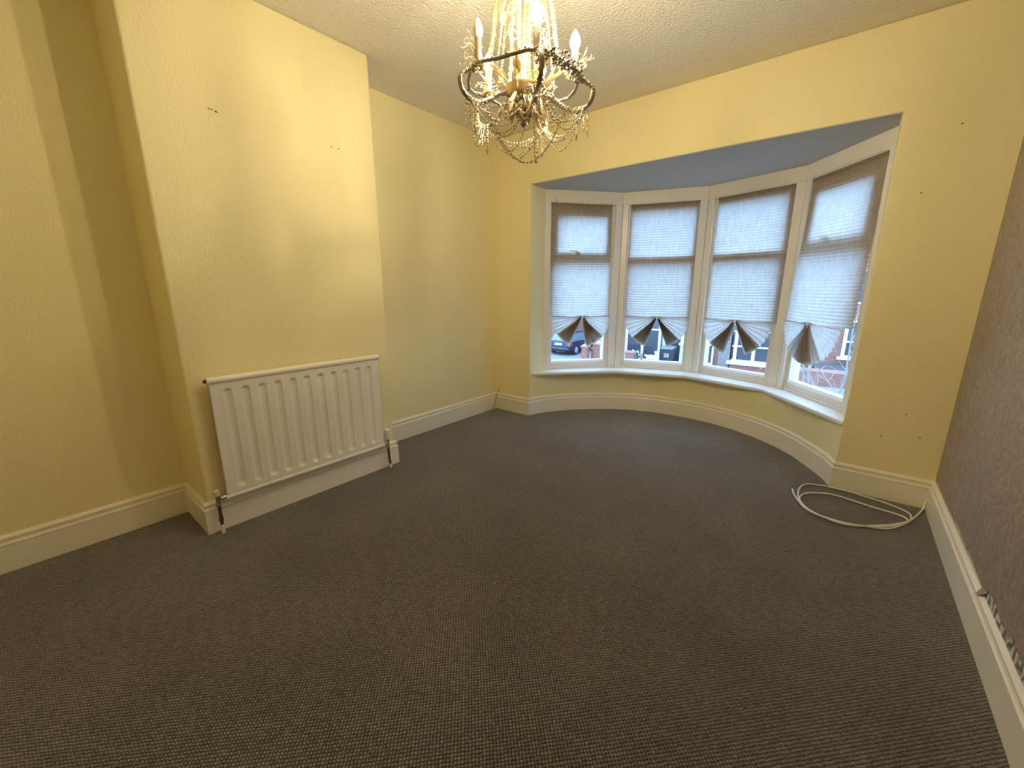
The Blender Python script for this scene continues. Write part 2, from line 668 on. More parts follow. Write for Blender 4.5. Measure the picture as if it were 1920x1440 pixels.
def skirting(name, i0, i1, label, material=M_gloss):
    vs, fs = [], []
    np_ = len(PROF)
    for i in range(i0, i1 + 1):
        for d, z in PROF:
            q = offs(i, d)
            vs.append((q.x, q.y, z))
    for k in range(i1 - i0):
        for j in range(np_ - 1):
            fs.append((k * np_ + j, k * np_ + j + 1, (k + 1) * np_ + j + 1, (k + 1) * np_ + j))
    fs.append(tuple(range(np_)))
    fs.append(tuple((i1 - i0) * np_ + j for j in range(np_ - 1, -1, -1)))
    return struct(MB().add(vs, fs).build(name, material, smooth=25), label)


skirting('baseboard_left', 0, 1, 'cream moulded skirting left of the chimney breast')
skirting('baseboard_chimney', 1, 4, 'cream moulded skirting round the chimney breast')
skirting('baseboard_alcove', 4, 5, 'cream moulded skirting in the alcove')
skirting('baseboard_front', 5, 6, 'short skirting between alcove corner and bay')
nb = 6 + len(ARC) + 1
skirting('baseboard_bay', 6, nb, 'curved moulded skirting round the bay')
skirting('baseboard_front', nb, nb + 1, 'short skirting between bay and brown papered wall')
skirting('baseboard_right', nb + 1, nb + 2, 'white moulded skirting under the brown wallpaper', M_white)
skirting('baseboard_back', nb + 2, nb + 3, 'cream skirting behind the camera')

# ------------------------------------------------------------------ brown wallpaper with a torn lower edge
rnd = random.Random(4)
EDGE = [(3.193, .186), (3.09, .186), (2.83, .184), (2.62, .186), (2.61, .196), (2.50, .200), (2.49, .188), (2.35, .187), (2.34, .200), (2.30, .196), (2.21, .184), (2.085, .181),
        (2.08, .150), (2.055, .143), (2.02, .160), (2.0, .205), (1.93, .212), (1.86, .196), (1.80, .206), (1.70, .212), (1.6, .203), (1.45, .215), (1.2, .2), (0.8, .19), (-1.05, .19)]
edge = []
for (ya, za), (yb, zb) in zip(EDGE[:-1], EDGE[1:]):
    k = max(1, int(abs(ya - yb) / 0.012))
    for q in range(k):
        t = q / k
        edge.append((ya + (yb - ya) * t, za + (zb - za) * t + rnd.uniform(-.0035, .0035)))
edge.append(EDGE[-1])
vs, fs = [], []
for y, z in edge:
    vs += [(XR - .0012, y, max(z, .14)), (XR - .0012, y, H - .001), (XR - .0002, y, max(z, .14))]
for i in range(len(edge) - 1):
    a, b = 3 * i, 3 * (i + 1)
    fs += [(a, b, b + 1, a + 1), (a, a + 2, b + 2, b)]
MB().add(vs, fs).build('wallpaper', M_brownpaper, wr, label='brown patterned wallpaper torn along its bottom edge')
# flap of paper that hangs over the skirting, and the strip of older swirl paper it left bare
vs = [(XR - .0155, 2.070, .166), (XR - .0190, 2.066, .157), (XR - .0150, 2.045, .168), (XR - .004, 2.02, .198), (XR - .004, 2.078, .186)]
MB().add(vs + [(x + .001, y, z) for x, y, z in vs], [(0, 1, 2, 3, 4), (9, 8, 7, 6, 5)] + [(i, (i + 1) % 5, 5 + (i + 1) % 5, 5 + i) for i in range(5)]).build('paper_flap', M_brownpaper, wr)
vs, fs = [], []
ys = [2.03 - .02 * k for k in range(36)]
for y in ys:
    vs += [(XR - .0022, y, .171), (XR - .0022, y, .205 + rnd.uniform(-.008, .012))]
for i in range(len(ys) - 1):
    fs.append((2 * i, 2 * i + 1, 2 * i + 3, 2 * i + 2))
MB().add(vs, fs).build('old_wallpaper', M_swirl, wr, label='strip of old silver swirl paper above the skirting')

# ------------------------------------------------------------------ bay window


def frame_T(i):
    a, b = P[i], P[i + 1]
    t = (b - a).normalized()
    nrm = Vector((-t.y, t.x))
    return lambda p: Vector((a.x + t.x * p[0] + nrm.x * p[1], a.y + t.y * p[0] + nrm.y * p[1], p[2])), (b - a).length


TR = [frame_T(i) for i in range(4)]


def inter_off(i, wdist):
    """point on the bay polygon's vertex i pushed outward by wdist (mitred)"""
    def line(k):
        T, L = TR[k]
        return Vector(T((0, wdist, 0))[:2]), (P[k + 1] - P[k]).normalized()
    if i == 0:
        return Vector(TR[0][0]((0, wdist, 0))[:2])
    if i == 4:
        return Vector(TR[3][0]((TR[3][1], wdist, 0))[:2])
    a, t = line(i - 1)
    b, s = line(i)
    den = t.x * s.y - t.y * s.x
    k = ((b - a).x * s.y - (b - a).y * s.x) / den
    return a + t * k


# frieze board above the lights
t1 = bpy.data.objects.new('trim_1', None)
COL.objects.link(t1)
t1.location = (-1.13, 4.2, 2.04)
struct(t1, 'cream frieze boards above the bay lights')
for i in range(4):
    a0, a1, b0, b1 = inter_off(i, -.008), inter_off(i + 1, -.008), inter_off(i, .1), inter_off(i + 1, .1)
    o = MB().prism([a0, a1, b1, b0], 2.040, BT).build('board', M_gloss, t1)
    bevel(o, .002, 1)

# window sill
poly = [Vector(p) for p in SILL_FRONT] + [inter_off(i, .04) for i in (4, 3, 2, 1, 0)]
o = MB().prism(poly, SILL_Z - .034, SILL_Z).build('trim_2', M_sill, smooth=30)
bevel(o, .012, 3)
struct(o, 'white bay window sill following the four lights')

# corner posts (two boards meeting at a seam) and end linings
for i in (1, 2, 3):
    e = bpy.data.objects.new('trim_%d' % (i + 2), None)
    COL.objects.link(e)
    e.location = (P[i].x, P[i].y, SILL_Z)
    struct(e, 'white mullion post at bay corner %s' % ['', 'between first and second lights', 'between second and third lights', 'between third and fourth lights'][i])
    T, L = TR[i - 1]
    T2, _ = TR[i]
    c0, c1 = inter_off(i, -.004), inter_off(i, .115)
    q0, q1 = T((L - .068, -.004, 0)), T((L - .068, .115, 0))
    gap = (q0.xy - c0).normalized() * .0012
    o = MB().prism([q0.xy, c0 + gap, c1 + gap, q1.xy], SILL_Z, 2.042).build('post_board', M_white, e)
    bevel(o, .003, 2)
    q0, q1 = T2((.058, -.004, 0)), T2((.058, .115, 0))
    gap = (q0.xy - c0).normalized() * .0012
    o = MB().prism([c0 + gap, q0.xy, q1.xy, c1 + gap], SILL_Z, 2.042).build('post_board', M_white, e)
    bevel(o, .003, 2)

WL = ['first bay light from the alcove, small opener at top', 'second bay light from the alcove, fixed', 'third bay light from the alcove, fixed', 'fourth bay light beside the brown wall, small opener at top']
for i in range(4):
    T, L = TR[i]
    e = bpy.data.objects.new('window_%d' % (i + 1), None)
    COL.objects.link(e)
    e.location = T((L / 2, .05, SILL_Z))
    struct(e, WL[i])
    u0, u1 = .058, L - .066
    if i == 0:
        o = MB().box(0, -.004, SILL_Z, .057, .115, 2.042, T).build('jamb_board', M_white, e)
        bevel(o, .003, 2)
    if i == 3:
        u1 = L - .040
        o = MB().box(L - .039, -.004, SILL_Z, L + .012, .115, 2.042, T).build('jamb_board', M_white, e)
        bevel(o, .003, 2)
    g0, g1 = .096, .666
    if i == 3:
        g0, g1 = .096, .690
    wi, wo = .028, .112
    # frame members
    for nm, a in (('stile', (u0, g0)), ('stile', (g1, u1))):
        o = MB().box(a[0], wi, SILL_Z, a[1], wo, 2.042, T).build(nm, M_upvc, e)
        bevel(o, .004, 2)
    # bottom rail with its sloping glazing bead
    prof = [(wi, SILL_Z), (wi, .492), (wi + .022, .510), (wo, .510), (wo, SILL_Z)]
    vs = [T((g0 - .012, a, z)) for a, z in prof] + [T((g1 + .012, a, z)) for a, z in prof]
    mb = MB().add(vs, [(0, 1, 2, 3, 4), (9, 8, 7, 6, 5)] + [(k, (k + 1) % 5, 5 + (k + 1) % 5, 5 + k) for k in range(5)])
    mb.build('bottom_rail', M_upvc, e)
    o = MB().box(u0 + .004, wi - .012, SILL_Z, u1 - .004, wi + .004, .452, T).build('rail_bead', M_upvc, e)
    bevel(o, .003, 2)
    for nm, z0, z1 in (('transom', 1.487, 1.555), ('top_rail', 1.982, 2.042)):
        o = MB().box(g0 - .002, wi, z0, g1 + .002, wo, z1, T).build(nm, M_upvc, e)
        bevel(o, .004, 2)
    MB().box(g0 - .004, .062, .50, g1 + .004, .068, 1.495, T).build('pane', M_glass, e, label='large lower pane')
    if i in (0, 3):
        c = (g0 + g1) / 2
        so_ = bpy.data.objects.new('opener', None)
        COL.objects.link(so_)
        so_.location = T((c, .05, 1.75))
        so_.parent = e
        so_.matrix_parent_inverse = Matrix.Translation(-e.location)
        a0, a1 = g0 + .004, g1 - .004
        b0, b1 = c - .247, c + .247
        for bx in ((a0, b0, 1.56, 1.978), (b1, a1, 1.56, 1.978), (b0, b1, 1.56, 1.593), (b0, b1, 1.921, 1.978)):
            o = MB().box(bx[0], .016, bx[2], bx[1], .10, bx[3], T).build('sash_bar', M_upvc, so_)
            bevel(o, .004, 2)
        MB().box(b0 - .004, .056, 1.588, b1 + .004, .062, 1.926, T).build('pane', M_glass, so_)
        hb = MB()
        hb.box(c - .018 - .04, .004, 1.572, c + .018 - .04, .016, 1.596, T)
        hb.tube([T((c - .04, .008, 1.585)), T((c - .045, .004, 1.600)), T((c - .075, .004, 1.606)), T((c - .135, .005, 1.603))], [.008, .008, .007, .004], 8)
        hb.build('handle', M_upvc, so_, smooth=50)
    else:
        MB().box(g0 - .004, .062, 1.545, g1 + .004, .068, 1.990, T).build('pane', M_glass, e, label='small upper pane')

# ------------------------------------------------------------------ net curtain wire with its hooks
cw = empty('curtain_wire', (-1.13, 4.2, 2.045), 'thin white net curtain wire stretched under the frieze boards of the bay', 'curtain wire')
pts = []
HK = [[.104, .368, .663], [.093, .370, .643], [.08, .381, .641], [.083, .371, .676]]
for i in range(4):
    T, L = TR[i]
    for u in [.03] + HK[i] + [L - .03]:
        pts.append(T((u, -.016, 2.049 - (0 if u in HK[i] else .004))))
MB().tube(pts, .0022, 6).build('wire', M_whiteplastic, cw, smooth=60)
for i in range(4):
    T, L = TR[i]
    for u in HK[i]:
        h = MB()
        h.tube([T((u, -.006, 2.066)), T((u, -.012, 2.066)), T((u, -.020, 2.062)), T((u, -.022, 2.052)), T((u, -.016, 2.044)), T((u, -.010, 2.050))], .0024, 6)
        h.bead(T((u, -.011, 2.067)), .0052)
        h.build('hook', M_brass if (i * 3 + int(u * 10)) % 3 else M_whiteplastic, cw, smooth=60)


# ------------------------------------------------------------------ pleated paper blinds
def pleated_blind(i, ua, ub, uba, ubb, pivot, lead, spec, label, seed, edge_amp=.0, w0=.004):
    """i panel; ua..ub at the top, uba..ubb at the gather; lead = how far the gather hangs into the room; spec = fan sectors"""
    T, L = TR[i]
    rnd = random.Random(seed)
    e = empty('pleated_blind', T(((ua + ub) / 2, 0, 2.03)), label, 'blind', 'pleated paper blinds in the bay')
    zt, zb = 2.036, pivot[1] - .002
    step = .0118
    nrow = int((zt - zb) / step)
    nc = 14
    vs, fs = [], []
    for r in range(nrow + 1):
        t = r / nrow
        z = zt + (zb - zt) * t
        zig = .0024 * (1 if r % 2 else -1) * (0.5 + t)
        for c in range(nc + 1):
            s = c / nc
            ul = ua + (uba - ua) * t
            ur = ub + (ubb - ub) * t
            u = ul + (ur - ul) * s
            if c in (0, nc) and edge_amp:
                u += edge_amp * (1 if r % 2 else -1) * t
            wob = .003 * math.sin(5 * s + 9 * t + seed) + .002 * math.sin(17 * s + seed)
            wd = w0 - lead * t ** 1.3 + zig + wob * (.3 + t)
            zz = z - .004 * t * math.sin(pi * s) + .0015 * math.sin(11 * s + r * .7)
            vs.append(T((u, wd, zz)))
    for r in range(nrow):
        for c in range(nc):
            a = r * (nc + 1) + c
            fs.append((a, a + 1, a + nc + 2, a + nc + 1))
    MB().add(vs, fs).build('pleated_sheet', M_blind, e)
    hb = MB().box(ua, w0 - .008, 2.020, ub, w0 + .005, 2.0395, T)
    hb.build('head_strip', M_blind, e)
    for k, sec in enumerate(spec):
        vs, fs = [], []
        folds = []
        for a0, a1, nf, amp in sec['parts']:
            for q in range(nf):
                folds.append((a0 + (a1 - a0) * q / nf, amp))
        folds.append((sec['parts'][-1][1], sec['parts'][-1][3]))
        R = sec.get('R', .305)
        rad = [.010, .04, .09, .15, .22, R]
        for j, (ang, amp) in enumerate(folds):
            sgn = 1 if j % 2 else -1
            jit = rnd.uniform(-.8, .8)
            for q, r in enumerate(rad):
                an = math.radians(ang + jit * (r / R))
                rr = r * (1 + (0.012 * sgn if q == len(rad) - 1 else 0))
                lim = sec.get('lim', 1.0)
                u = pivot[0] + rr * math.cos(an) * lim
                z = pivot[1] + rr * math.sin(an) + (.012 * (1 - r / R) if q < 2 else 0)
                wd = w0 - .006 - lead + sgn * amp * min(1, .35 + r / R) - .012 * (1 - r / R) + sec.get('swing', 0) * r
                vs.append(T((u, wd, z)))
        m = len(rad)
        for j in range(len(folds) - 1):
            for q in range(m - 1):
                fs.append((j * m + q, j * m + q + 1, (j + 1) * m + q + 1, (j + 1) * m + q))
        nv = len(vs)
        T0 = Vector(T((0, 0, 0)))
        back = (Vector(T((0, .011, 0))) - T0)
        for lay in range(1, sec.get('layers', 3)):
            j0 = sec['parts'][0][2] if 'd0' not in sec else sec['d0']
            j1 = len(folds) - 1 if 'd1' not in sec else sec['d1']
            o_ = len(vs)
            for j in range(j0, j1 + 1):
                ang = math.radians(folds[j][0] + rnd.uniform(-.6, .6))
                sh = (folds[min(j + 1, j1)][0] - folds[max(j - 1, j0)][0]) / 2 * (.5 if lay == 1 else 0)
                an = ang + math.radians(sh) * (j < j1)
                sgn = 1 if j % 2 else -1
                for q, r in enumerate(rad):
                    rr = r * (.94 if lay == 1 else .60)
                    p = T((pivot[0] + rr * math.cos(an), w0 - .006 - lead + sgn * folds[j][1] * .7 * min(1, .35 + r / R) - .012 * (1 - r / R) + sec.get('swing', 0) * r, pivot[1] + rr * math.sin(an)))
                    vs.append(Vector(p) + back * lay * (.3 + .7 * r / R))
            for j in range(j1 - j0):
                for q in range(m - 1):
                    fs.append((o_ + j * m + q, o_ + j * m + q + 1, o_ + (j + 1) * m + q + 1, o_ + (j + 1) * m + q))
        MB().add(vs, fs).build('fan', M_blind, e)
    cp = MB()
    cp.box(pivot[0] - .011, w0 - .030 - lead, pivot[1] - .012, pivot[0] + .011, w0 - .016 - lead, pivot[1] + .014, T)
    cp.tube([T((pivot[0], w0 - .024 - lead, pivot[1] - .01)), T((pivot[0] + .002, w0 - .028 - lead, pivot[1] - .024)), T((pivot[0] - .003, w0 - .026 - lead, pivot[1] - .034))], .004, 6)
    bevel(cp.build('clip', M_whiteplastic, e), .003, 2)
    return e


def halves(l_out, l_in, r_out, r_in, R=.31):
    return [dict(parts=[(177, l_out, 9, .008), (l_out, l_in, 19, .016)], R=R, swing=-.02),
            dict(parts=[(3, r_out, 9, .008), (r_out, r_in, 19, .016)], R=R, swing=-.02)]


pleated_blind(0, .060, .676, .062, .688, (.400, .966), .006, halves(213, 245, -40, -80), 'pleated paper blind with split fan hem, beside the alcove, car seen below', 3)
pleated_blind(1, .074, .690, .076, .695, (.394, .962), .008, halves(222, 252, -43, -69), 'pleated paper blind with split fan hem, wheelie bin seen below', 5, 0, .019)
pleated_blind(2, .084, .712, .086, .712, (.376, .960), .010, halves(224, 255, -41, -67), 'pleated paper blind with split fan hem, white bay window seen below', 8, 0, .019)
pleated_blind(3, .074, .724, .072, .762, (.370, .995), .052,
              [dict(parts=[(178, 222, 12, .007), (222, 258, 20, .011), (258, 276, 16, .014), (276, 306, 18, .010), (306, 356, 12, .004)], R=.300, d0=24, d1=54, layers=3)],
              'pleated paper blind with whole closed fan hem, hanging loose beside the right jamb', 11, .004)

# ------------------------------------------------------------------ radiator
rad = empty('radiator', (XC + .03, 1.05, .18), 'cream panel radiator with vertical flutes on the chimney breast', 'radiator')
RY0, RY1, RZ0, RZ1 = .580, 1.523, .178, .812
xf, xb = XC + .062, XC + .042
NCH = 11
ncol, nrow = 12 * 11 + 1, 34
W_ = RY1 - RY0
pitch = W_ / (NCH + .9)


def flute(y, z):
    s = (y - RY0 - pitch * .95) / pitch
    k = round(s)
    if k < 0 or k > NCH - 1:
        return 0
    d = abs(s - k) * pitch
    half = .021
    zt, zb_ = RZ1 - .055, RZ0 + .050
    ez = 0
    if z > zt - half:
        ez = z - (zt - half)
    elif z < zb_ + half:
        ez = (zb_ + half) - z
    dd = math.hypot(d, max(ez, 0))
    if dd >= half:
        return 0
    t = dd / half
    return -.0105 * (1 - t * t * t * t) if t < 1 else 0


vs, fs = [], []
ylist = sorted(set([RY0, RY1] + [round(RY0 + pitch * (.95 + k) + o_ * .021, 5) for k in range(NCH) for o_ in (-1.25, -1.0, -.8, -.5, 0, .5, .8, 1.0, 1.25)]))
zs_ = [RZ0 + .012, RZ0 + .04, RZ0 + .05, RZ0 + .054, RZ0 + .06, RZ0 + .068, RZ0 + .075] + [RZ0 + .1 + .06 * k for k in range(8)] + [RZ1 - .084, RZ1 - .076, RZ1 - .068, RZ1 - .062, RZ1 - .058, RZ1 - .054, RZ1 - .04, RZ1 - .012]
for z in zs_:
    for y in ylist:
        vs.append((xf + flute(y, z), y, z))
m_ = len(ylist)
for r in range(len(zs_) - 1):
    for c in range(m_ - 1):
        a = r * m_ + c
        fs.append((a, a + 1, a + m_ + 1, a + m_))
pn = MB().add(vs, fs)
pn.box(xb, RY0, RZ0 + .012, xf - .014, RY1, RZ1 - .012)
pn.box(xb, RY0, RZ0 + .012, xf, RY0 + .0015, RZ1 - .012)
pn.box(xb, RY1 - .0015, RZ0 + .012, xf, RY1, RZ1 - .012)
pn.build('panel', M_rad, rad, smooth=50)
for nm, zc, rr in (('top_roll', RZ1 - .006, .0185), ('bottom_roll', RZ0 + .009, .0135)):
    mb = MB().tube([(xf - .009, RY0 - .004, zc), (xf - .009, RY1 + .004, zc)], rr, 16)
    mb.build(nm, M_rad, rad, smooth=50)
MB().tube([(xf - .018, RY0 - .014, RZ1 - .008), (xf - .018, RY0 + .01, RZ1 - .008)], .009, 10).build('blanking_plug', M_copper, rad, smooth=50)
for y in (RY0 + .12, RY1 - .12):
    for z in (RZ0 + .1, RZ1 - .1):
        MB().box(XC + .0005, y - .02, z - .03, xb + .002, y + .02, z + .03).build('wall_bracket', M_rad, rad)
# lockshield valve, left
vz, vx = RZ0 + .014, xf - .012
va = MB()
va.tube([(vx, RY0 + .004, vz), (vx, RY0 - .012, vz), (vx, RY0 - .030, vz)], [.010, .011, .009], 10)
va.tube([(vx, RY0 - .016, vz), (vx, RY0 - .026, vz)], .014, 6)
va.tube([(vx, RY0 - .040, vz + .018), (vx, RY0 - .040, vz - .028)], .011, 10)
va.tube([(vx, RY0 - .040, vz - .024), (vx, RY0 - .040, vz - .038)], .0135, 6)
va.build('lockshield_valve', M_chrome, rad, smooth=40)
MB().lathe([(.010, 0), (.012, .004), (.011, .030), (.006, .033)], 12, (vx, RY0 - .040, vz + .016)).build('valve_cap', M_whiteplastic, rad, smooth=40)
pp = MB().tube([(vx, RY0 - .040, vz - .03), (vx, RY0 - .040, vz - .09), (vx + .003, RY0 - .041, .045)], .0078, 10)
pp.tube([(vx, RY0 - .040, vz - .10), (vx + .003, RY0 - .041, vz - .125)], .0105, 8)
pp.build('pipe', M_copper, rad, smooth=40)
MB().tube([(vx + .003, RY0 - .041, .05), (vx + .003, RY0 - .041, .001)], .0088, 10).build('painted_pipe_end', M_gloss, rad, smooth=40)
# thermostatic valve, right
vy = RY1 + .036
va = MB()
va.tube([(vx, RY1 - .004, vz), (vx, RY1 + .012, vz), (vx, vy, vz)], [.010, .011, .010], 10)
va.tube([(vx, RY1 + .008, vz), (vx, RY1 + .018, vz)], .014, 6)
va.tube([(vx, vy, vz + .030), (vx, vy, vz - .026)], .011, 10)
va.tube([(vx, vy, vz - .022), (vx, vy, vz - .036)], .0135, 6)
va.build('valve_body', M_chrome, rad, smooth=40)
tv = MB().lathe([(.012, .0), (.0165, .004), (.0165, .018), (.019, .022), (.019, .062), (.0175, .070), (.012, .074)], 18, (vx, vy, vz + .026))
for k in range(9):
    a = 2 * pi * k / 9
    tv.box(-.002, -.0015, .024, .0015, .0015, .06, lambda p, a=a: Vector((vx + math.cos(a) * (.0192 + p.x), vy + math.sin(a) * (.0192 + p.x) + p.y, vz + .026 + p.z)))
tv.build('thermostat_head', M_whiteplastic, rad, smooth=40)
MB().tube([(vx, vy, vz - .03), (vx + .001, vy + .003, .085), (vx + .004, vy + .008, .03)], .0078, 10).build('pipe', M_copper, rad, smooth=40)
MB().tube([(vx + .004, vy + .008, .034), (vx + .004, vy + .008, .001)], .0092, 10).build('painted_pipe_end', M_gloss, rad, smooth=40)

# ------------------------------------------------------------------ chandelier
CH = Vector((-1.035, 1.350, 0))
random.seed(12)
rnd = random.Random(21)
chd = empty('chandelier', (CH.x, CH.y, H), 'five arm crystal bead chandelier with candle bulbs, three of them lit', 'chandelier')
fwh = Vector((-math.sin(YAW), math.cos(YAW), 0))


def ring_dir(k):
    a = 0.1976 - k * 2 * pi / 5
    return -fwh * math.cos(a) + rt * math.sin(a)


DIRS = [ring_dir(k) for k in range(5)]       # front, left, back left, back right, right
Z_HOOP, Z_BULB, Z_LOW = 1.978, 2.071, 1.918


def CP(d, r, z):
    return Vector((CH.x + d.x * r, CH.y + d.y * r, z))


# ceiling rose, chain, stem
MB().lathe([(.055, H - .0005), (.055, H - .008), (.045, H - .022), (.018, H - .034), (.006, H - .040)], 24, CH).build('ceiling_rose', M_silverbead, chd, smooth=40)
chn = MB()
for k in range(6):
    z = H - .05 - k * .028
    c = Vector((CH.x, CH.y, z))
    ax = Vector((1, 0, 0)) if k % 2 else Vector((0, 1, 0))
    chn.tube([c + ax * .009 * math.cos(2 * pi * q / 10) + Vector((0, 0, .019 * math.sin(2 * pi * q / 10))) for q in range(10)], .0022, 6, closed=True)
chn.build('chain', M_silverbead, chd, smooth=60)
MB().lathe([(.004, 2.415), (.02, 2.40), (.02, 2.392), (.008, 2.38), (.008, 2.30), (.014, 2.28), (.008, 2.26), (.009, 2.10), (.018, 2.06), (.009, 2.02), (.011, 1.97), (.022, 1.95), (.011, 1.93), (.008, 1.90)], 14, CH).build('stem', M_pewter, chd, smooth=50)
crown = MB()
crown.tube([CP(Vector((math.cos(a), math.sin(a), 0)), .062, 2.375) for a in [2 * pi * k / 20 for k in range(20)]], .006, 8, closed=True)
for k in range(6):
    a = 2 * pi * k / 6
    d = Vector((math.cos(a), math.sin(a), 0))
    crown.tube(crom([CP(d, .010, 2.395), CP(d, .04, 2.402), CP(d, .062, 2.376)], 4), .004, 6)
crown.build('crown_ring', M_silverbead, chd, smooth=60)

# bowl and finial
MB().lathe([(.012, 1.936), (.044, 1.940), (.064, 1.958), (.066, 1.962), (.060, 1.962), (.042, 1.947), (.012, 1.943)], 24, CH).build('drip_bowl', M_leaf, chd, smooth=50)
fin = MB().lathe([(.008, 1.936), (.024, 1.920), (.034, 1.900), (.030, 1.880), (.016, 1.862), (.010, 1.850), (.012, 1.842), (.006, 1.834), (.001, 1.830)], 16, CH).build('finial', M_pewter, chd, smooth=50)
pt = MB()
for k in range(12):
    a = 2 * pi * k / 12
    d = Vector((math.cos(a), math.sin(a), 0))
    s = Vector((-math.sin(a), math.cos(a), 0))
    c0, c1, c2 = CP(d, .012, 1.866), CP(d, .030, 1.872), CP(d, .044, 1.892)
    pt.add([c0, c1 + s * .007, c2, c1 - s * .007, c1 + Vector((0, 0, -.004))], [(0, 1, 4), (1, 2, 4), (2, 3, 4), (3, 0, 4), (0, 3, 2, 1)])
pt.build('finial_petals', M_pewter, fin)

# beaded hoop that carries the candles
hoop_pts = []
for k in range(5):
    d0, d1 = DIRS[k], DIRS[(k + 1) % 5]
    for q in range(6):
        t = q / 6
        d = (d0 * (1 - t) + d1 * t).normalized()
        hoop_pts.append(CP(d, .196 + .006 * math.sin(pi * t), Z_HOOP + .010 * math.cos(2 * pi * t)))
hp = MB().tube(hoop_pts, .0060, 8, closed=True)
for k in range(len(hoop_pts)):
    a, b = hoop_pts[k], hoop_pts[(k + 1) % len(hoop_pts)]
    for q in range(4):
        c = a.lerp(b, q / 4)
        hp.bead(c + Vector((rnd.uniform(-.005, .005), rnd.uniform(-.005, .005), rnd.uniform(-.005, .006))), rnd.uniform(.003, .0048))
hp.build('hoop', M_pewter, chd, smooth=50)
# the densely wired run of dark beads between front and right candle
thick = MB()
for t in [q / 70 for q in range(70)]:
    d = (DIRS[0] * (1 - t) + DIRS[4] * t).normalized()
    for _ in range(3):
        thick.bead(CP(d, .198 + rnd.uniform(-.018, .018), Z_HOOP + rnd.uniform(-.024, .018)), rnd.uniform(.003, .006))
thick.build('bead_cluster', M_pewter, chd, smooth=50)

for k, d in enumerate(DIRS):
    ang = math.atan2(d.y, d.x)
    armpts = crom([CP(d, .012, 1.905), CP(d, .05, 1.925), CP(d, .095, 1.925), CP(d, .145, 1.893), CP(d, .195, 1.878), CP(d, .238, 1.900), CP(d, .250, 1.940), CP(d, .226, 1.968), CP(d, .196, Z_HOOP), CP(d, .182, 1.99)], 6)
    arm = MB().tube(armpts, .0082, 8)
    for j in range(0, len(armpts) - 1):
        for q in range(2):
            c = armpts[j].lerp(armpts[j + 1], q / 2)
            a = (j * 2 + q) * 1.1
            arm.bead(c + Vector((math.cos(a) * d.y * .006, -math.cos(a) * d.x * .006, math.sin(a) * .007)), .0048)
    ao = arm.build('arm', M_pewter if k in (0, 1, 4) else M_silverbead, chd, smooth=50)
    # candle
    c = CP(d, .1815, 0)
    cn = MB().lathe([(.020, 1.984), (.024, 1.990), (.014, 1.996), (.0125, 2.004), (.0125, Z_BULB - .006), (.0105, Z_BULB)], 14, (c.x, c.y, 0)).build('candle', M_pewter if k in (0, 1) else M_silverbead, chd, smooth=40)  # left sleeve darkened like the front one: backlit shade put into its colour
    lit = k in (0, 2, 4)
    bl = MB().lathe([(.0090, Z_BULB - .002), (.0140, Z_BULB + .006), (.0180, Z_BULB + .016), (.0184, Z_BULB + .023), (.0160, Z_BULB + .034), (.0108, Z_BULB + .046), (.0056, Z_BULB + .055), (.0014, Z_BULB + .060)], 12, (c.x, c.y, 0))
    bl.build('bulb', M_bulb_lit if lit else M_bulb_off, cn, smooth=60, label='lit candle bulb' if lit else 'unlit candle bulb')
    # curled wire sprays and little beads behind each candle
    sp = MB()
    for q in range(16):
        a0 = ang + rnd.uniform(-1.5, 1.5)
        dd = Vector((math.cos(a0), math.sin(a0), 0))
        p0 = Vector((c.x, c.y, 2.0 + rnd.uniform(-.02, .03)))
        ln = rnd.uniform(.03, .06)
        p1 = p0 + dd * ln * .5 + Vector((0, 0, rnd.uniform(.0, .03)))
        p2 = p0 + dd * ln + Vector((0, 0, rnd.uniform(-.01, .05)))
        p3 = p2 + Vector((rnd.uniform(-.012, .012), rnd.uniform(-.012, .012), rnd.uniform(-.006, .012)))
        sp.tube(crom([p0, p1, p2, p3], 3), .0009, 4)
        sp.bead(p3, .0026)
    for q in range(26):
        a0 = rnd.uniform(0, 2 * pi)
        sp.bead(Vector((c.x + math.cos(a0) * rnd.uniform(.012, .028), c.y + math.sin(a0) * rnd.uniform(.012, .028), rnd.uniform(1.968, 2.008))), rnd.uniform(.0025, .0045))
    sp.build('wire_spray', M_leaf, chd, smooth=50)


def strand(pts, r0, name='bead_strand', material=None, gap=2.3, big=None):
    pl = crom(pts, 10)
    mb = MB().tube(pl, .0007, 3, cap=False)
    dist, nxt = 0.0, 0.0
    for a, b in zip(pl[:-1], pl[1:]):
        L_ = (b - a).length
        while nxt <= dist + L_ and L_ > 0:
            c = a.lerp(b, (nxt - dist) / L_)
            r = r0 * rnd.uniform(.75, 1.2)
            if rnd.random() < .12:
                r *= 1.5
            mb.bead(c, r, 5, rnd.uniform(.9, 1.25))
            nxt += r0 * gap
        dist += L_
    return mb.build(name, material or M_crystal, chd, smooth=30)


def sag(a, b, drop, n=5):
    return [a.lerp(b, t) + Vector((0, 0, -drop * (1 - (2 * t - 1) ** 2))) for t in [q / (n - 1) for q in range(n)]]


# dense upper basket: strands from the crown to the hoop, and inner strands to the bowl
for k in range(11):
    a = 2 * pi * k / 11 + .1
    d = Vector((math.cos(a), math.sin(a), 0))
    strand([CP(d, .060, 2.372), CP(d, .085 + rnd.uniform(-.006, .006), 2.28), CP(d, .108, 2.17), CP(d, .124, 2.07), CP(d, .150 + rnd.uniform(-.02, .02), 1.985)], .0046, gap=2.3)
for k in range(8):
    a = 2 * pi * k / 8 + .35
    d = Vector((math.cos(a), math.sin(a), 0))
    strand([CP(d, .050, 2.370), CP(d, .050 + rnd.uniform(-.01, .01), 2.25), CP(d, .046, 2.12), CP(d, .050 + rnd.uniform(-.008, .008), 2.02), CP(d, .056, 1.955)], .0054, gap=2.3)
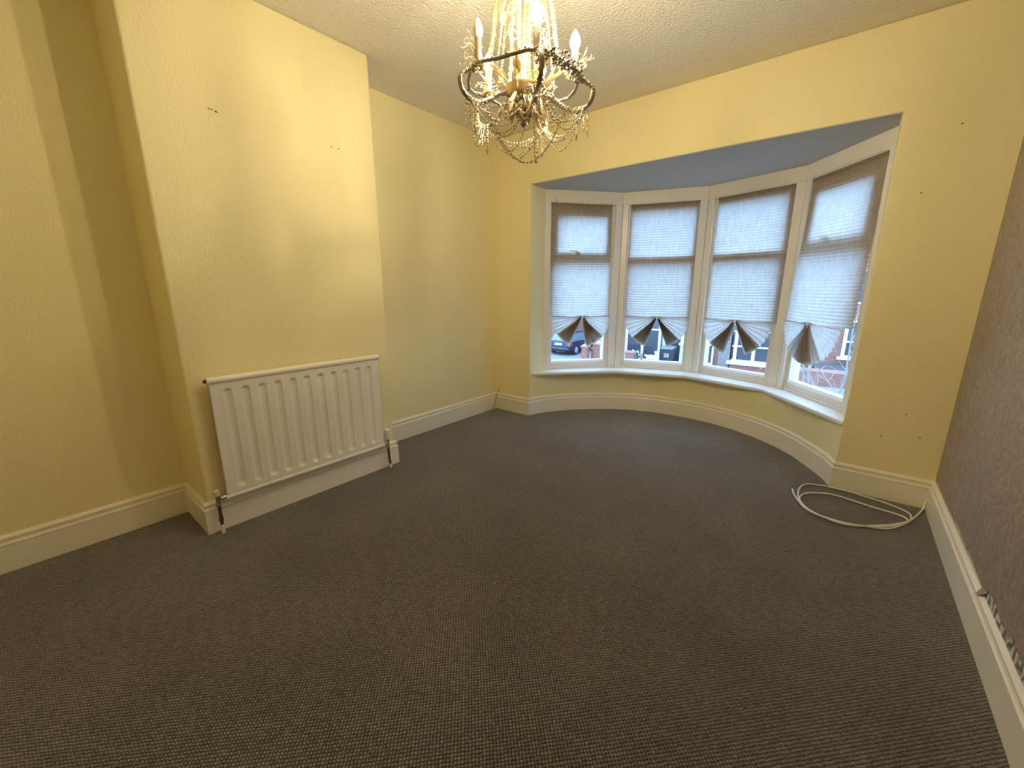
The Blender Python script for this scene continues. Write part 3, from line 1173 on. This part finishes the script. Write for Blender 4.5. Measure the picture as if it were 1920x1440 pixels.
# wire scrolls in the basket
for k in range(9):
    a = 2 * pi * k / 9
    d = Vector((math.cos(a), math.sin(a), 0))
    s = Vector((-math.sin(a), math.cos(a), 0))
    z0 = rnd.uniform(2.05, 2.2)
    pl = []
    for q in range(22):
        t = q / 21
        th = t * 3.4 * pi
        rr = .030 * (1 - t * .8)
        pl.append(CP(d, .080, z0) + s * rr * math.cos(th) + Vector((0, 0, rr * math.sin(th) + .06 * t)))
    MB().tube(pl, .0022, 5).build('wire_scroll', M_leaf, chd, smooth=60)
# leaves
for k in range(14):
    a = 2 * pi * k / 14 + .2
    d = Vector((math.cos(a), math.sin(a), 0))
    s = Vector((-math.sin(a), math.cos(a), 0))
    low = k % 2 == 0
    if low:
        base, tip, wd = CP(d, .050, 1.935), CP(d, .078, 1.862), .016
    else:
        base, tip, wd = CP(d, .072, 1.975), CP(d, .135, 2.018), .014
    prof = [(0, .15), (.15, .6), (.35, 1), (.55, .95), (.75, .62), (.9, .28), (1, .02)]
    vs, fs = [], []
    for t, wv_ in prof:
        c = base.lerp(tip, t) + d * .012 * math.sin(pi * t)
        for sg in (-1, -.5, 0, .5, 1):
            vs.append(c + s * wd * wv_ * sg * (1 + .15 * math.sin(9 * t)) - d * (.006 * (abs(sg) ** 2)) + Vector((0, 0, .002 * math.sin(20 * t * (1 + abs(sg))))))
    for q in range(len(prof) - 1):
        for j in range(4):
            fs.append((q * 5 + j, q * 5 + j + 1, q * 5 + j + 6, q * 5 + j + 5))
    lf = MB().add(vs, fs)
    lf.tube([base, base.lerp(tip, .5) + d * .013, tip], .0016, 5)
    lf.build('leaf', M_leaf if low else M_crystal, chd, smooth=60)
# feathery sprigs inside, lit by the bulbs
for k in range(10):
    a = 2 * pi * k / 10
    d = Vector((math.cos(a), math.sin(a), 0))
    s = Vector((-math.sin(a), math.cos(a), 0))
    base, tip = CP(d, .06, 1.94 + .02 * (k % 2)), CP(d, .14, 1.955 + .05 * (k % 3))
    f_ = MB().tube([base, tip], .0012, 4)
    for q in range(9):
        t = .25 + .75 * q / 9
        c = base.lerp(tip, t)
        for sg in (-1, 1):
            f_.tube([c, c + s * sg * .018 * (1.2 - t) + (tip - base).normalized() * .014 + Vector((0, 0, .005))], [.0014, .0005], 4)
    f_.build('sprig', M_leaf, chd)
# swags below the arms
for k in range(5):
    d0, d1 = DIRS[k], DIRS[(k + 1) % 5]
    for rr, z, dr in ((.236, 1.898, .055), (.228, 1.894, .080), (.222, 1.890, .105), (.205, 1.886, .075)):
        strand(sag(CP(d0, rr, z), CP(d1, rr, z), dr + rnd.uniform(-.012, .012)), .0040, material=M_silverbead, gap=3.3)
    for rr, dr in ((.20, .04), (.17, .055)):
        strand(sag(CP(d0, rr, 1.884), CP((d0 + d1).normalized(), .04, 1.88), dr), .0038, material=M_crystal, gap=3.3)
    # hanging tassel at each arm's lowest point
    for q in range(4):
        p0 = CP(d0, .19 + .012 * q, 1.880) + Vector((rnd.uniform(-.01, .01), rnd.uniform(-.01, .01), 0))
        strand([p0, p0 + Vector((0, 0, -.03)), p0 + Vector((rnd.uniform(-.004, .004), 0, -.06 - rnd.uniform(0, .03)))], .0033, 'tassel', M_silverbead, gap=2.6)
    p0 = CP(d0, .195, 1.80)
    MB().tube([p0 + Vector((0, 0, .075)), p0 + Vector((0, 0, .012))], .0007, 4).lathe([(.0008, .012), (.004, .008), (.0062, -.002), (.0038, -.016), (.0006, -.022)], 6, p0).build('crystal_drop', M_crystal, chd)
# the long thin basket strands at the very bottom
for k in range(5):
    a, b = DIRS[k], DIRS[(k + 2) % 5]
    strand(sag(CP(a, .150, 1.872), CP(b, .150, 1.872), .125 + .012 * k, 7), .0030, 'bottom_strand', M_pewter, gap=5.5)

# ------------------------------------------------------------------ cables on the floor
CAB = [(0.505, 3.160), (0.500, 3.135), (0.457, 3.005), (0.406, 2.879), (0.351, 2.783), (0.312, 2.746), (0.265, 2.725), (0.246, 2.722), (0.155, 2.689), (0.073, 2.683), (-0.002, 2.711), (-0.053, 2.792), (-0.074, 2.908), (-0.072, 3.036),
       (-0.042, 3.110), (0.031, 3.140), (0.084, 3.144), (0.174, 3.150), (0.242, 3.139), (0.32, 3.126), (0.389, 3.093), (0.437, 3.039), (0.439, 2.966), (0.414, 2.892), (0.353, 2.813), (0.273, 2.74), (0.214, 2.690),
       (0.135, 2.661), (0.052, 2.678), (-0.016, 2.726), (-0.059, 2.816), (-0.052, 2.91), (-0.009, 2.978), (0.06, 3.023), (0.115, 3.03), (0.196, 3.007), (0.281, 2.979), (0.361, 2.966), (0.407, 2.953), (0.425, 2.914), (0.400, 2.865), (0.340, 2.785), (0.262, 2.715),
       (0.16, 2.672), (0.06, 2.672), (-0.015, 2.715), (-0.057, 2.789), (-0.091, 2.879), (-0.108, 2.959)]
hz = []
for k, (x, y) in enumerate(CAB):
    z = .0048 if k < 14 else (.0065 + .003 * math.sin(k * .9) + (.006 if k > 22 else .0))
    hz.append((x, y, z))
hz[0] = (0.507, 3.168, .040)
hz[1] = (0.503, 3.140, .018)
o = MB().tube(crom([(0.520, 3.178, .060)] + hz, 5), .0046, 8).build('cable', M_cable, None, smooth=60)
tag(o, 'loose white cable coiled on the carpet in the corner below the brown wallpaper', 'cable')

WIRE = [(-2.748, 3.188, .208), (-2.752, 3.180, .190), (-2.757, 3.166, .160), (-2.762, 3.150, .110), (-2.760, 3.12, .05), (-2.752, 3.075, .012), (-2.735, 3.03, .004), (-2.715, 2.985, .004), (-2.675, 2.925, .004), (-2.640, 2.900, .004), (-2.615, 2.925, .004), (-2.618, 2.968, .004)]
o = MB().tube(crom(WIRE, 6), .0028, 6).build('wire', M_wire, None, smooth=60)
tag(o, 'thin grey wire trailing from the wall over the skirting in the alcove corner', 'wire')

# fixings and holes in the walls
def wall_mark(name, p, nrm, r, material, wall, long=1.0, depth=.002):
    n_ = Vector(nrm)
    a = n_.orthogonal().normalized() if abs(n_.z) > .5 else Vector((-n_.y, n_.x, 0))
    b = Vector((0, 0, 1))
    pr = [(1.0, 0), (.9, depth * .6), (.5, depth), (.05, depth * 1.05)]
    mb = MB()
    vs, fs = [], []
    for rr, h_ in pr:
        for k in range(8):
            t = 2 * pi * k / 8
            vs.append(Vector(p) + a * r * rr * long * math.cos(t) + b * r * rr * math.sin(t) + n_ * h_)
    for i in range(3):
        for k in range(8):
            fs.append((i * 8 + k, i * 8 + (k + 1) % 8, (i + 1) * 8 + (k + 1) % 8, (i + 1) * 8 + k))
    fs.append(tuple(24 + k for k in range(8)))
    return mb.add(vs, fs).build(name, material, wall)


wall_mark('wall_plug', (XC, .815, 2.054), (1, 0, 0), .0055, M_whiteplastic, ch, 1.4, .006)
wall_mark('hole', (XC, .806, 2.053), (1, 0, 0), .0045, M_dark, ch, 1.7)
for y, z in ((.778, 2.058), (.790, 2.057), (1.366, 2.037), (1.41, 2.037)):
    wall_mark('hole', (XC, y, z), (1, 0, 0), .004, M_dark, ch)
for x, z in ((.314, 2.051), (.217, 1.742), (.351, .538), (.264, .389), (.429, .414)):
    wall_mark('hole', (x, D, z), (0, -1, 0), .0045, M_dark, wf)

# ------------------------------------------------------------------ the street outside
G = -3.0
M_asphalt = mat('damp_asphalt', (0.16, 0.17, 0.18), 0.6)
noise_vary(M_asphalt, (1.5, 1.5, 1.5), 0.12, 1, 5)
M_paving = mat('concrete_paving', (0.34, 0.34, 0.34), 0.8)
noise_vary(M_paving, (2, 2, 2), 0.12, 1, 5)
M_block = mat('grey_brick_paving', (0.24, 0.25, 0.27), 0.8)


def brick_material(name, c1, c2, mortar):
    m = mat(name, c1, 0.85)
    nt = m.node_tree
    b = nt.nodes['Principled BSDF']
    tc = nt.nodes.new('ShaderNodeTexCoord')
    mp = nt.nodes.new('ShaderNodeMapping')
    mp.inputs['Rotation'].default_value = (pi / 2, 0, 0)
    br = nt.nodes.new('ShaderNodeTexBrick')
    br.inputs['Color1'].default_value = (*c1, 1)
    br.inputs['Color2'].default_value = (*c2, 1)
    br.inputs['Mortar'].default_value = (*mortar, 1)
    br.inputs['Scale'].default_value = 1.0
    br.inputs['Brick Width'].default_value = .225
    br.inputs['Row Height'].default_value = .075
    br.inputs['Mortar Size'].default_value = .008
    nt.links.new(tc.outputs['Object'], mp.inputs[0])
    nt.links.new(mp.outputs[0], br.inputs['Vector'])
    nt.links.new(br.outputs['Color'], b.inputs['Base Color'])
    return m


M_brick = brick_material('red_brick', (0.36, 0.13, 0.095), (0.27, 0.10, 0.08), (0.34, 0.28, 0.25))
M_stone = mat('grey_stone_cladding', (0.30, 0.28, 0.27), 0.9)
noise_vary(M_stone, (9, 9, 14), 0.2, 1, 3, (.4, .4, .42))
M_slate = mat('roof_slate', (0.12, 0.13, 0.15), 0.6)
M_winwhite = mat('white_window_frame', (0.82, 0.84, 0.84), 0.4)
M_darkglass = mat('dark_house_glass', (0.055, 0.065, 0.085), 0.12, 0, 0.7)
M_cap = mat('terracotta_coping', (0.50, 0.27, 0.22), 0.8)
M_car = mat('dark_blue_car_paint', (0.025, 0.035, 0.075), 0.25, 0.2, 0.6)
M_carglass = mat('car_glass', (0.16, 0.22, 0.30), 0.08, 0, 0.8)
M_tyre = mat('tyre_rubber', (0.02, 0.02, 0.022), 0.85)
M_alloy = mat('alloy_wheel', (0.55, 0.56, 0.58), 0.35, 0.7)
M_tail = mat('red_tail_lamp', (0.42, 0.08, 0.07), 0.25)
M_plate = mat('pale_number_plate', (0.82, 0.83, 0.80), 0.5)
M_bin = mat('charcoal_bin_plastic', (0.05, 0.058, 0.072), 0.5)
M_bark = mat('pale_bark', (0.33, 0.30, 0.28), 0.9)
M_green = mat('shrub_leaf', (0.12, 0.19, 0.07), 0.7)
M_yel = mat('yellow_green_leaf', (0.42, 0.44, 0.16), 0.7)
M_petal = mat('white_petal', (0.85, 0.85, 0.85), 0.6)
M_pink = mat('pink_petal', (0.75, 0.35, 0.40), 0.6)

struct(MB().box(-45, 7.2, G - .3, 25, 17.5, G - .1).build('road', M_asphalt), 'street outside the bay window')
struct(MB().box(-45, 4.0, G - .3, 25, 7.2, G - .02).build('pavement', M_paving), 'near pavement below the bay window')
struct(MB().box(-45, 17.5, G - .3, 25, 60, G).build('pavement', M_paving), 'far pavement and front gardens')
struct(MB().box(-14.9 - 2.2, 19.9, G, -12.3, 30, G + .012).build('path', M_block), 'block paved drive under the parked car')


def win_unit(parent, x0, x1, z0, z1, y, posts, transom=None, post_w=.11, depth=.12):
    MB().box(x0, y + .06, z0, x1, y + .09, z1).build('pane', M_darkglass, parent)
    fr = []
    fr.append((x0, z0, x1, z0 + .09))
    fr.append((x0, z1 - .09, x1, z1))
    for b_ in fr:
        MB().box(b_[0], y - .02, b_[1], b_[2], y + depth, b_[3]).build('frame_bar', M_winwhite, parent)
    for px in posts:
        MB().box(px - post_w / 2, y - .03, z0, px + post_w / 2, y + depth, z1).build('frame_post', M_winwhite, parent)
    if transom:
        MB().box(x0, y - .02, transom - .04, x1, y + depth, transom + .04).build('transom', M_winwhite, parent)


def house(x0, x1, y, label, top=3.2):
    e = empty('terraced_house', ((x0 + x1) / 2, y, G), label, 'house', 'houses across the street')
    MB().box(x0, y, G, x1, y + 7, top).build('wall', M_brick, e)
    MB().add([(x0, y - .3, top), (x1, y - .3, top), (x1, y + 3.5, top + 2.4), (x0, y + 3.5, top + 2.4), (x0, y + 7.3, top), (x1, y + 7.3, top)],
             [(0, 1, 2, 3), (3, 2, 5, 4), (0, 3, 4), (1, 5, 2), (0, 4, 5, 1)]).build('roof', M_slate, e)
    for sx in (x0 + 1.1, x1 - 1.1):
        f = MB().box(sx - .6, y - .04, .55, sx + .6, y + .05, 2.1).build('window', M_winwhite, e)
        MB().box(sx - .52, y - .05, .63, sx - .03, y - .035, 2.02).build('pane', M_darkglass, f)
        MB().box(sx + .03, y - .05, .63, sx + .52, y - .035, 2.02).build('pane', M_darkglass, f)
    MB().tube([(x1 - .1, y - .08, G), (x1 - .1, y - .08, top - .1)], .05, 8).build('drainpipe', M_winwhite, e)
    return e


h1 = house(-12.2, -6.45, 25.0, 'brick terraced house with tall glazed bay, bin standing before it')
b1 = MB().box(-10.9, 24.0, -.25, -8.05, 25.05, -.05).build('bay_roof', M_slate, h1)
win_unit(h1, -10.75, -8.15, -2.96, -.25, 24.02, [-10.33, -9.31, -8.30], -1.11, .13)
MB().box(-10.9, 23.9, G, -8.05, 24.2, G + .07).build('door_step', M_winwhite, h1)
MB().box(-10.75, 24.1, -2.96, -10.69, 25.0, -.25).build('bay_side', M_winwhite, h1)
MB().box(-8.21, 24.1, -2.96, -8.15, 25.0, -.25).build('bay_side', M_winwhite, h1)
MB().box(-8.05, 24.92, G, -7.35, 25.02, -1.0).build('doorway', M_darkglass, h1, label='doorway opening, its shade painted as a flat dark panel')  # flat slab, the shade inside the opening is put into its dark colour
MB().box(-7.35, 24.85, G, -7.20, 25.02, -1.0).build('door_post', M_winwhite, h1)
MB().lathe([(.02, -.12), (.09, -.08), (.12, 0), (.09, .08), (.02, .12)], 12, (-7.28, 24.7, -1.93)).build('globe_lamp', M_winwhite, h1, smooth=60)
MB().tube([(-7.28, 24.7, -1.85), (-7.28, 25.02, -1.75)], .025, 6).build('lamp_bracket', M_winwhite, h1)

h2 = house(-6.40, -0.95, 25.0, 'brick terraced house with white framed square bay, stone clad pier beside it')
win_unit(h2, -6.05, -5.52, -2.98, -1.0, 24.93, [-5.99, -5.57], -1.86, .1)
MB().box(-5.18, 24.55, G, -4.62, 25.0, -1.2).build('stone_pier', M_stone, h2)
MB().box(-4.55, 24.4, G, -1.6, 25.05, -2.68).build('bay_base', M_brick, h2)
MB().box(-4.70, 24.25, -2.72, -1.5, 24.62, -2.56).build('bay_sill', M_winwhite, h2)
win_unit(h2, -4.52, -1.62, -2.56, -.9, 24.42, [-4.36, -3.50, -2.55, -1.68], -1.75, .15)
MB().box(-4.62, 24.3, -.9, -1.5, 25.05, -.7).build('bay_roof', M_slate, h2)

h3 = house(-0.9, 4.6, 25.0, 'brick terraced house with white window above a low slate porch')
win_unit(h3, .05, 1.5, -1.95, -.2, 24.93, [.12, .78, 1.43], -1.2, .14)
MB().box(-.08, 24.78, -2.06, 1.6, 25.0, -1.93).build('window_sill', M_winwhite, h3)
MB().add([(-.85, 23.55, -2.74), (1.7, 23.55, -2.74), (1.7, 24.99, -2.30), (-.85, 24.99, -2.30), (-.85, 23.55, -2.80), (1.7, 23.55, -2.80), (1.7, 24.99, -2.36), (-.85, 24.99, -2.36)],
         [(0, 1, 2, 3), (7, 6, 5, 4), (0, 4, 5, 1), (1, 5, 6, 2), (2, 6, 7, 3), (3, 7, 4, 0)]).build('porch_roof', M_slate, h3)
for px in (-.75, 1.6):
    MB().box(px - .05, 23.62, G, px + .05, 23.72, -2.78).build('porch_post', M_winwhite, h3)
h4 = house(-24.0, -16.9, 29.0, 'brick house set back behind the parked car')

# garden wall with coping and pillars
gw = empty('garden_wall', (-4, 22.6, G), 'low red brick garden wall with terracotta coping below the houses', 'wall')
for x0, x1 in ((-11.9, -9.2), (-1.6, 4.6)):
    MB().box(x0, 22.50, G, x1, 22.72, G + .62).build('brickwork', M_brick, gw)
    MB().box(x0 - .03, 22.46, G + .62, x1 + .03, 22.76, G + .72).build('coping', M_cap, gw)


def pillar(x, y, h_, label, ball=False, wd=.36):
    e = empty('gate_pillar', (x, y, G), label, 'pillar', 'brick gate pillars')
    MB().box(x - wd / 2, y - wd / 2, G, x + wd / 2, y + wd / 2, G + h_).build('shaft', M_brick, e)
    c = MB().box(x - wd / 2 - .05, y - wd / 2 - .05, G + h_, x + wd / 2 + .05, y + wd / 2 + .05, G + h_ + .09)
    c.add([(x - wd / 2, y - wd / 2, G + h_ + .09), (x + wd / 2, y - wd / 2, G + h_ + .09), (x + wd / 2, y + wd / 2, G + h_ + .09), (x - wd / 2, y + wd / 2, G + h_ + .09), (x, y, G + h_ + .25)],
          [(0, 1, 4), (1, 2, 4), (2, 3, 4), (3, 0, 4), (3, 2, 1, 0)])
    c.build('pillar_cap', M_cap, e)


pillar(-12.02, 22.0, .80, 'brick gate pillar nearest the parked car')
pillar(-11.42, 22.55, .95, 'brick gate pillar at the end of the garden wall', wd=.5)

# parked car, rear corner towards us
car = empty('car', (-14.35, 24.55, G), 'dark blue hatchback parked on the drive, seen from behind', 'car')
car_ang = math.radians(92)


def CT(p):
    x, y, z = p
    return Vector((-14.35 + x * math.cos(car_ang) - y * math.sin(car_ang), 24.55 + x * math.sin(car_ang) + y * math.cos(car_ang), G + .012 + z))


secs = [(-2.08, .74, .34, .62), (-2.02, .82, .26, .86), (-1.75, .86, .24, .93), (-1.2, .88, .22, .95), (-.3, .88, .20, .95), (.9, .88, .20, .93), (1.45, .86, .22, .86), (1.95, .80, .26, .74), (2.12, .66, .34, .58)]
vs, fs = [], []
for x, hw, zb_, zt_ in secs:
    ring = [(-hw * .85, zb_), (-hw, zb_ + .14), (-hw, (zb_ + zt_) / 2), (-hw * .97, zt_ - .05), (-hw * .86, zt_), (hw * .86, zt_), (hw * .97, zt_ - .05), (hw, (zb_ + zt_) / 2), (hw, zb_ + .14), (hw * .85, zb_)]
    vs += [CT((x, a, z)) for a, z in ring]
for i in range(len(secs) - 1):
    for k in range(10):
        fs.append((i * 10 + k, i * 10 + (k + 1) % 10, (i + 1) * 10 + (k + 1) % 10, (i + 1) * 10 + k))
fs += [tuple(range(10)), tuple(80 + k for k in range(9, -1, -1))]
MB().add(vs, fs).build('body', M_car, car, smooth=40)
cab = [(-1.86, .70, .92), (-1.45, .62, 1.36), (-.7, .63, 1.44), (.15, .62, 1.42), (1.0, .74, .92)]
vs, fs = [], []
for x, hw, z in cab:
    vs += [CT((x, -hw, z)), CT((x, hw, z))]
vs += [CT((-1.86, -.76, .90)), CT((-1.86, .76, .90)), CT((1.0, -.78, .90)), CT((1.0, .78, .90))]
for i in range(4):
    fs.append((2 * i, 2 * i + 1, 2 * i + 3, 2 * i + 2))
fs += [(10, 0, 2, 4, 6, 8, 12), (11, 13, 9, 7, 5, 3, 1), (10, 11, 1, 0), (8, 9, 13, 12), (10, 12, 13, 11)]
MB().add(vs, fs).build('cabin_glass', M_carglass, car)
vs = [CT((x, s_, z)) for x, z in ((-1.47, 1.37), (-.7, 1.455), (.15, 1.435)) for s_ in (-.64, .64)] + [CT((x, s_, z)) for x, z in ((-1.47, 1.33), (-.7, 1.405), (.15, 1.385)) for s_ in (-.66, .66)]
MB().add(vs, [(0, 1, 3, 2), (2, 3, 5, 4), (6, 8, 9, 7), (8, 10, 11, 9), (0, 2, 8, 6), (2, 4, 10, 8), (1, 7, 9, 3), (3, 9, 11, 5), (0, 6, 7, 1), (4, 5, 11, 10)]).build('roof', M_car, car)
for x in (-1.28, 1.32):
    for s_ in (-1, 1):
        wmb = MB()
        wmb.tube([CT((x, s_ * .66, .32)), CT((x, s_ * .70, .32)), CT((x, s_ * .87, .32)), CT((x, s_ * .90, .32))], [.29, .32, .32, .29], 20)
        wo = wmb.build('wheel', M_tyre, car, smooth=40)
        a_ = MB().tube([CT((x, s_ * .895, .32)), CT((x, s_ * .912, .32))], [.21, .19], 16)
        for k in range(5):
            t = 2 * pi * k / 5
            a_.tube([CT((x, s_ * .916, .32)), CT((x + .2 * math.cos(t), s_ * .914, .32 + .2 * math.sin(t)))], .026, 5)
        a_.build('hubcap', M_alloy, wo)
for s_ in (-1, 1):
    MB().add([CT((-2.07, s_ * .84, .62)), CT((-2.07, s_ * .58, .62)), CT((-2.05, s_ * .60, .86)), CT((-1.98, s_ * .86, .88)), CT((-1.80, s_ * .885, .80)), CT((-1.84, s_ * .885, .66)), CT((-1.9, s_ * .55, .62)), CT((-1.9, s_ * .57, .84))],
             [(0, 1, 2, 3), (0, 3, 4, 5), (0, 5, 6, 1), (3, 2, 7, 4), (1, 6, 7, 2), (4, 7, 6, 5)]).build('tail_lamp', M_tail, car)
MB().box(-2.10, -.26, .66, -2.04, .26, .79, CT).build('number_plate', M_plate, car)
MB().box(-2.14, -.80, .36, -1.95, .80, .54, CT).build('bumper', M_car, car)
MB().box(-2.15, -.74, .455, -2.12, .74, .475, CT).build('bumper_strip', M_alloy, car)
MB().box(-2.13, -.6, .24, -2.0, .6, .34, CT).build('valance', M_tyre, car)

# wheelie bin with its house number
wbn = empty('wheelie_bin', (-7.72, 24.2, G), 'charcoal wheelie bin with white number 25 on its front', 'bin')
bx, by = -7.76, 24.1
vs = [(bx - .24, by - .25, G + .06), (bx + .24, by - .25, G + .06), (bx + .24, by + .22, G + .06), (bx - .24, by + .22, G + .06), (bx - .31, by - .36, G + .86), (bx + .31, by - .36, G + .86), (bx + .31, by + .3, G + .86), (bx - .31, by + .3, G + .86)]
bevel(MB().add(vs, [(3, 2, 1, 0), (4, 5, 6, 7), (0, 1, 5, 4), (1, 2, 6, 5), (2, 3, 7, 6), (3, 0, 4, 7)]).build('bin_body', M_bin, wbn), .02, 2)
bevel(MB().box(bx - .34, by - .40, G + .78, bx + .34, by + .32, G + .86).build('rim', M_bin, wbn), .015, 2)
lid = [(bx - .35, by - .42, G + .86), (bx + .35, by - .42, G + .86), (bx + .35, by + .34, G + .93), (bx - .35, by + .34, G + .93), (bx - .33, by - .40, G + .91), (bx + .33, by - .40, G + .91), (bx + .31, by + .3, G + .98), (bx - .31, by + .3, G + .98)]
MB().add(lid, [(3, 2, 1, 0), (4, 5, 6, 7), (0, 1, 5, 4), (1, 2, 6, 5), (2, 3, 7, 6), (3, 0, 4, 7)]).build('lid', mat('grey_bin_lid', (.22, .25, .28), .45), wbn)
for s_ in (-1, 1):
    MB().tube([(bx + s_ * .24, by + .26, G + .1), (bx + s_ * .31, by + .26, G + .1)], .1, 14).build('wheel', M_tyre, wbn, smooth=40)
fc = bpy.data.curves.new('number', 'FONT')
fc.body = '25'
fc.size = .30
fc.align_x = 'CENTER'
fc.extrude = .003
fc.offset = .006
fc.materials.append(M_winwhite)
tmp = bpy.data.objects.new('number_curve', fc)
COL.objects.link(tmp)
bpy.context.view_layer.update()
fo = bpy.data.objects.new('number', bpy.data.meshes.new_from_object(tmp.evaluated_get(bpy.context.evaluated_depsgraph_get())))
bpy.data.objects.remove(tmp)
COL.objects.link(fo)
fo.parent = wbn
fo.matrix_parent_inverse = Matrix.Translation(-wbn.location)
fo.location, fo.rotation_euler = (bx, by - .312, G + .38), (math.radians(98), 0, 0)

# planted pots and a white animal ornament by the glazed bay


def pot(x, y, r, h_, label, petals, seed, spread=.28, n_=16):
    rr = random.Random(seed)
    e = empty('flower_pot', (x, y, G), label, 'plant pot', 'flower pots by the glazed bay')
    MB().lathe([(r * .7, 0), (r, h_), (r * 1.08, h_), (r * 1.08, h_ + .04), (r * .9, h_ + .04), (r * .85, h_ - .02)], 14, (x, y, G)).build('pot', M_stone, e, smooth=40)
    lf, fl_ = MB(), MB()
    for k in range(n_):
        a = rr.uniform(0, 2 * pi)
        q = rr.uniform(.05, spread)
        tip = Vector((x + q * math.cos(a), y + q * math.sin(a), G + h_ + rr.uniform(.08, .34)))
        lf.tube([(x, y, G + h_), tip], .008, 4)
        for j in range(3):
            t_ = Vector((rr.uniform(-.08, .08), rr.uniform(-.08, .08), rr.uniform(-.06, .02)))
            lf.add([tip + t_ * .2, tip + t_ + Vector((.03, 0, 0)), tip + t_ * 1.6, tip + t_ + Vector((-.03, 0, .01))], [(0, 1, 2, 3)])
        for j in range(4):
            aa = 2 * pi * j / 4
            c = tip + Vector((0, -.01, .02))
            fl_.add([c, c + Vector((.05 * math.cos(aa), -.02, .05 * math.sin(aa))), c + Vector((.075 * math.cos(aa + .5), -.03, .075 * math.sin(aa + .5))), c + Vector((.05 * math.cos(aa + 1), -.02, .05 * math.sin(aa + 1)))], [(0, 1, 2, 3)])
    lf.build('leaves', M_green, e, kind='stuff')
    fl_.build('petals', petals, e, kind='stuff')


pot(-9.95, 23.45, .17, .20, 'stone pot of white flowers at the left end of the glazed bay', M_petal, 1, .35, 22)
pot(-9.42, 23.5, .14, .30, 'stone pot of tall white flowers before the glazed bay', M_petal, 2, .22, 18)
pot(-9.06, 23.40, .12, .14, 'stone pot of pink flowers next to the white ornament', M_pink, 3, .10, 14)
orn = empty('garden_ornament', (-8.5, 23.5, G), 'white sheep shaped garden ornament before the glazed bay', 'ornament')
ox, oy = -8.52, 23.42
bd = MB()
T_ = lambda p: Vector((p.z, p.y, p.x))
bd.lathe([(.01, -.26), (.10, -.24), (.145, -.12), (.15, .05), (.14, .18), (.08, .26), (.01, .28)], 14, (ox, oy, G + .34), T_)
bd.build('ornament_body', M_petal, orn, smooth=60)
hd = MB().lathe([(.01, -.10), (.06, -.08), (.075, 0), (.05, .08), (.01, .1)], 10, (ox - .28, oy - .04, G + .42), T_)
hd.build('head', M_petal, orn, smooth=60)
for dx in (-.17, .17):
    for dy in (-.07, .07):
        MB().tube([(ox + dx, oy + dy, G + .001), (ox + dx, oy + dy, G + .28)], [.03, .04], 8).build('leg', M_petal, orn, smooth=60)
bol = MB().lathe([(.12, 0), (.11, .06), (.09, .12), (.085, .62), (.12, .66), (.12, .72), (.02, .74)], 14, (-8.16, 23.30, G)).build('stone_bollard', M_petal, None, smooth=40)
tag(bol, 'white stone bollard between the glazed bay and the wheelie bin', 'bollard')

# bare shrub tree in front of the houses
rt_ = random.Random(9)
tree = empty('bare_tree', (-.10, 11.0, G), 'small bare tree with pale twigs seen through the right hand light', 'tree')
tr = MB()
tw = []


def branch(p, d, ln, r, lev):
    pts = [p]
    q = p.copy()
    dd = d.copy()
    for k in range(4):
        dd = (dd + Vector((rt_.uniform(-.22, .22), rt_.uniform(-.22, .22), rt_.uniform(-.1, .16)))).normalized()
        q = q + dd * ln / 4
        pts.append(q.copy())
        if lev < 2 and k > 0:
            for _ in range(2 if lev < 2 else 1):
                nd = (dd + Vector((rt_.uniform(-1, 1), rt_.uniform(-1, 1), rt_.uniform(-.35, .6)))).normalized()
                branch(q.copy(), nd, ln * rt_.uniform(.25, .42), max(r * .5, .0065), lev + 1)
    (tr if lev == 0 else tw[-1] if tw else tr).tube(pts, [r * (1 - .13 * k) for k in range(5)], 5)


for k in range(4):
    a = 2 * pi * k / 4 + .5
    tw.append(MB())
    branch(Vector((-.10 + .05 * math.cos(a), 11.0 + .05 * math.sin(a), G - .01)), Vector((.20 * math.cos(a), .20 * math.sin(a), .95)).normalized(), 3.3, .030, 0)
    tw[-1].build('branches', M_bark, tree, smooth=60)
tr.build('stems', M_bark, tree, smooth=60)
shr = empty('shrub', (-2.05, 20.5, G), 'yellow green leafy shrub below the white square bay', 'shrub')
lf = MB()
for k in range(160):
    c = Vector((-2.05 + rt_.gauss(0, .22), 20.5 + rt_.gauss(0, .2), G + .35 + abs(rt_.gauss(0, .22))))
    a = Vector((rt_.uniform(-1, 1), rt_.uniform(-1, 1), rt_.uniform(-.5, 1))).normalized() * .07
    b = a.orthogonal().normalized() * .03
    lf.add([c, c + a * .5 + b, c + a, c + a * .5 - b], [(0, 1, 2, 3)])
lf.build('leaves', M_yel, shr, kind='stuff')
st = MB()
for k in range(9):
    a = 2 * pi * k / 9
    st.tube([(-2.05, 20.5, G), (-2.05 + .2 * math.cos(a), 20.5 + .2 * math.sin(a), G + .6)], .012, 5)
st.build('stems', M_bark, shr)
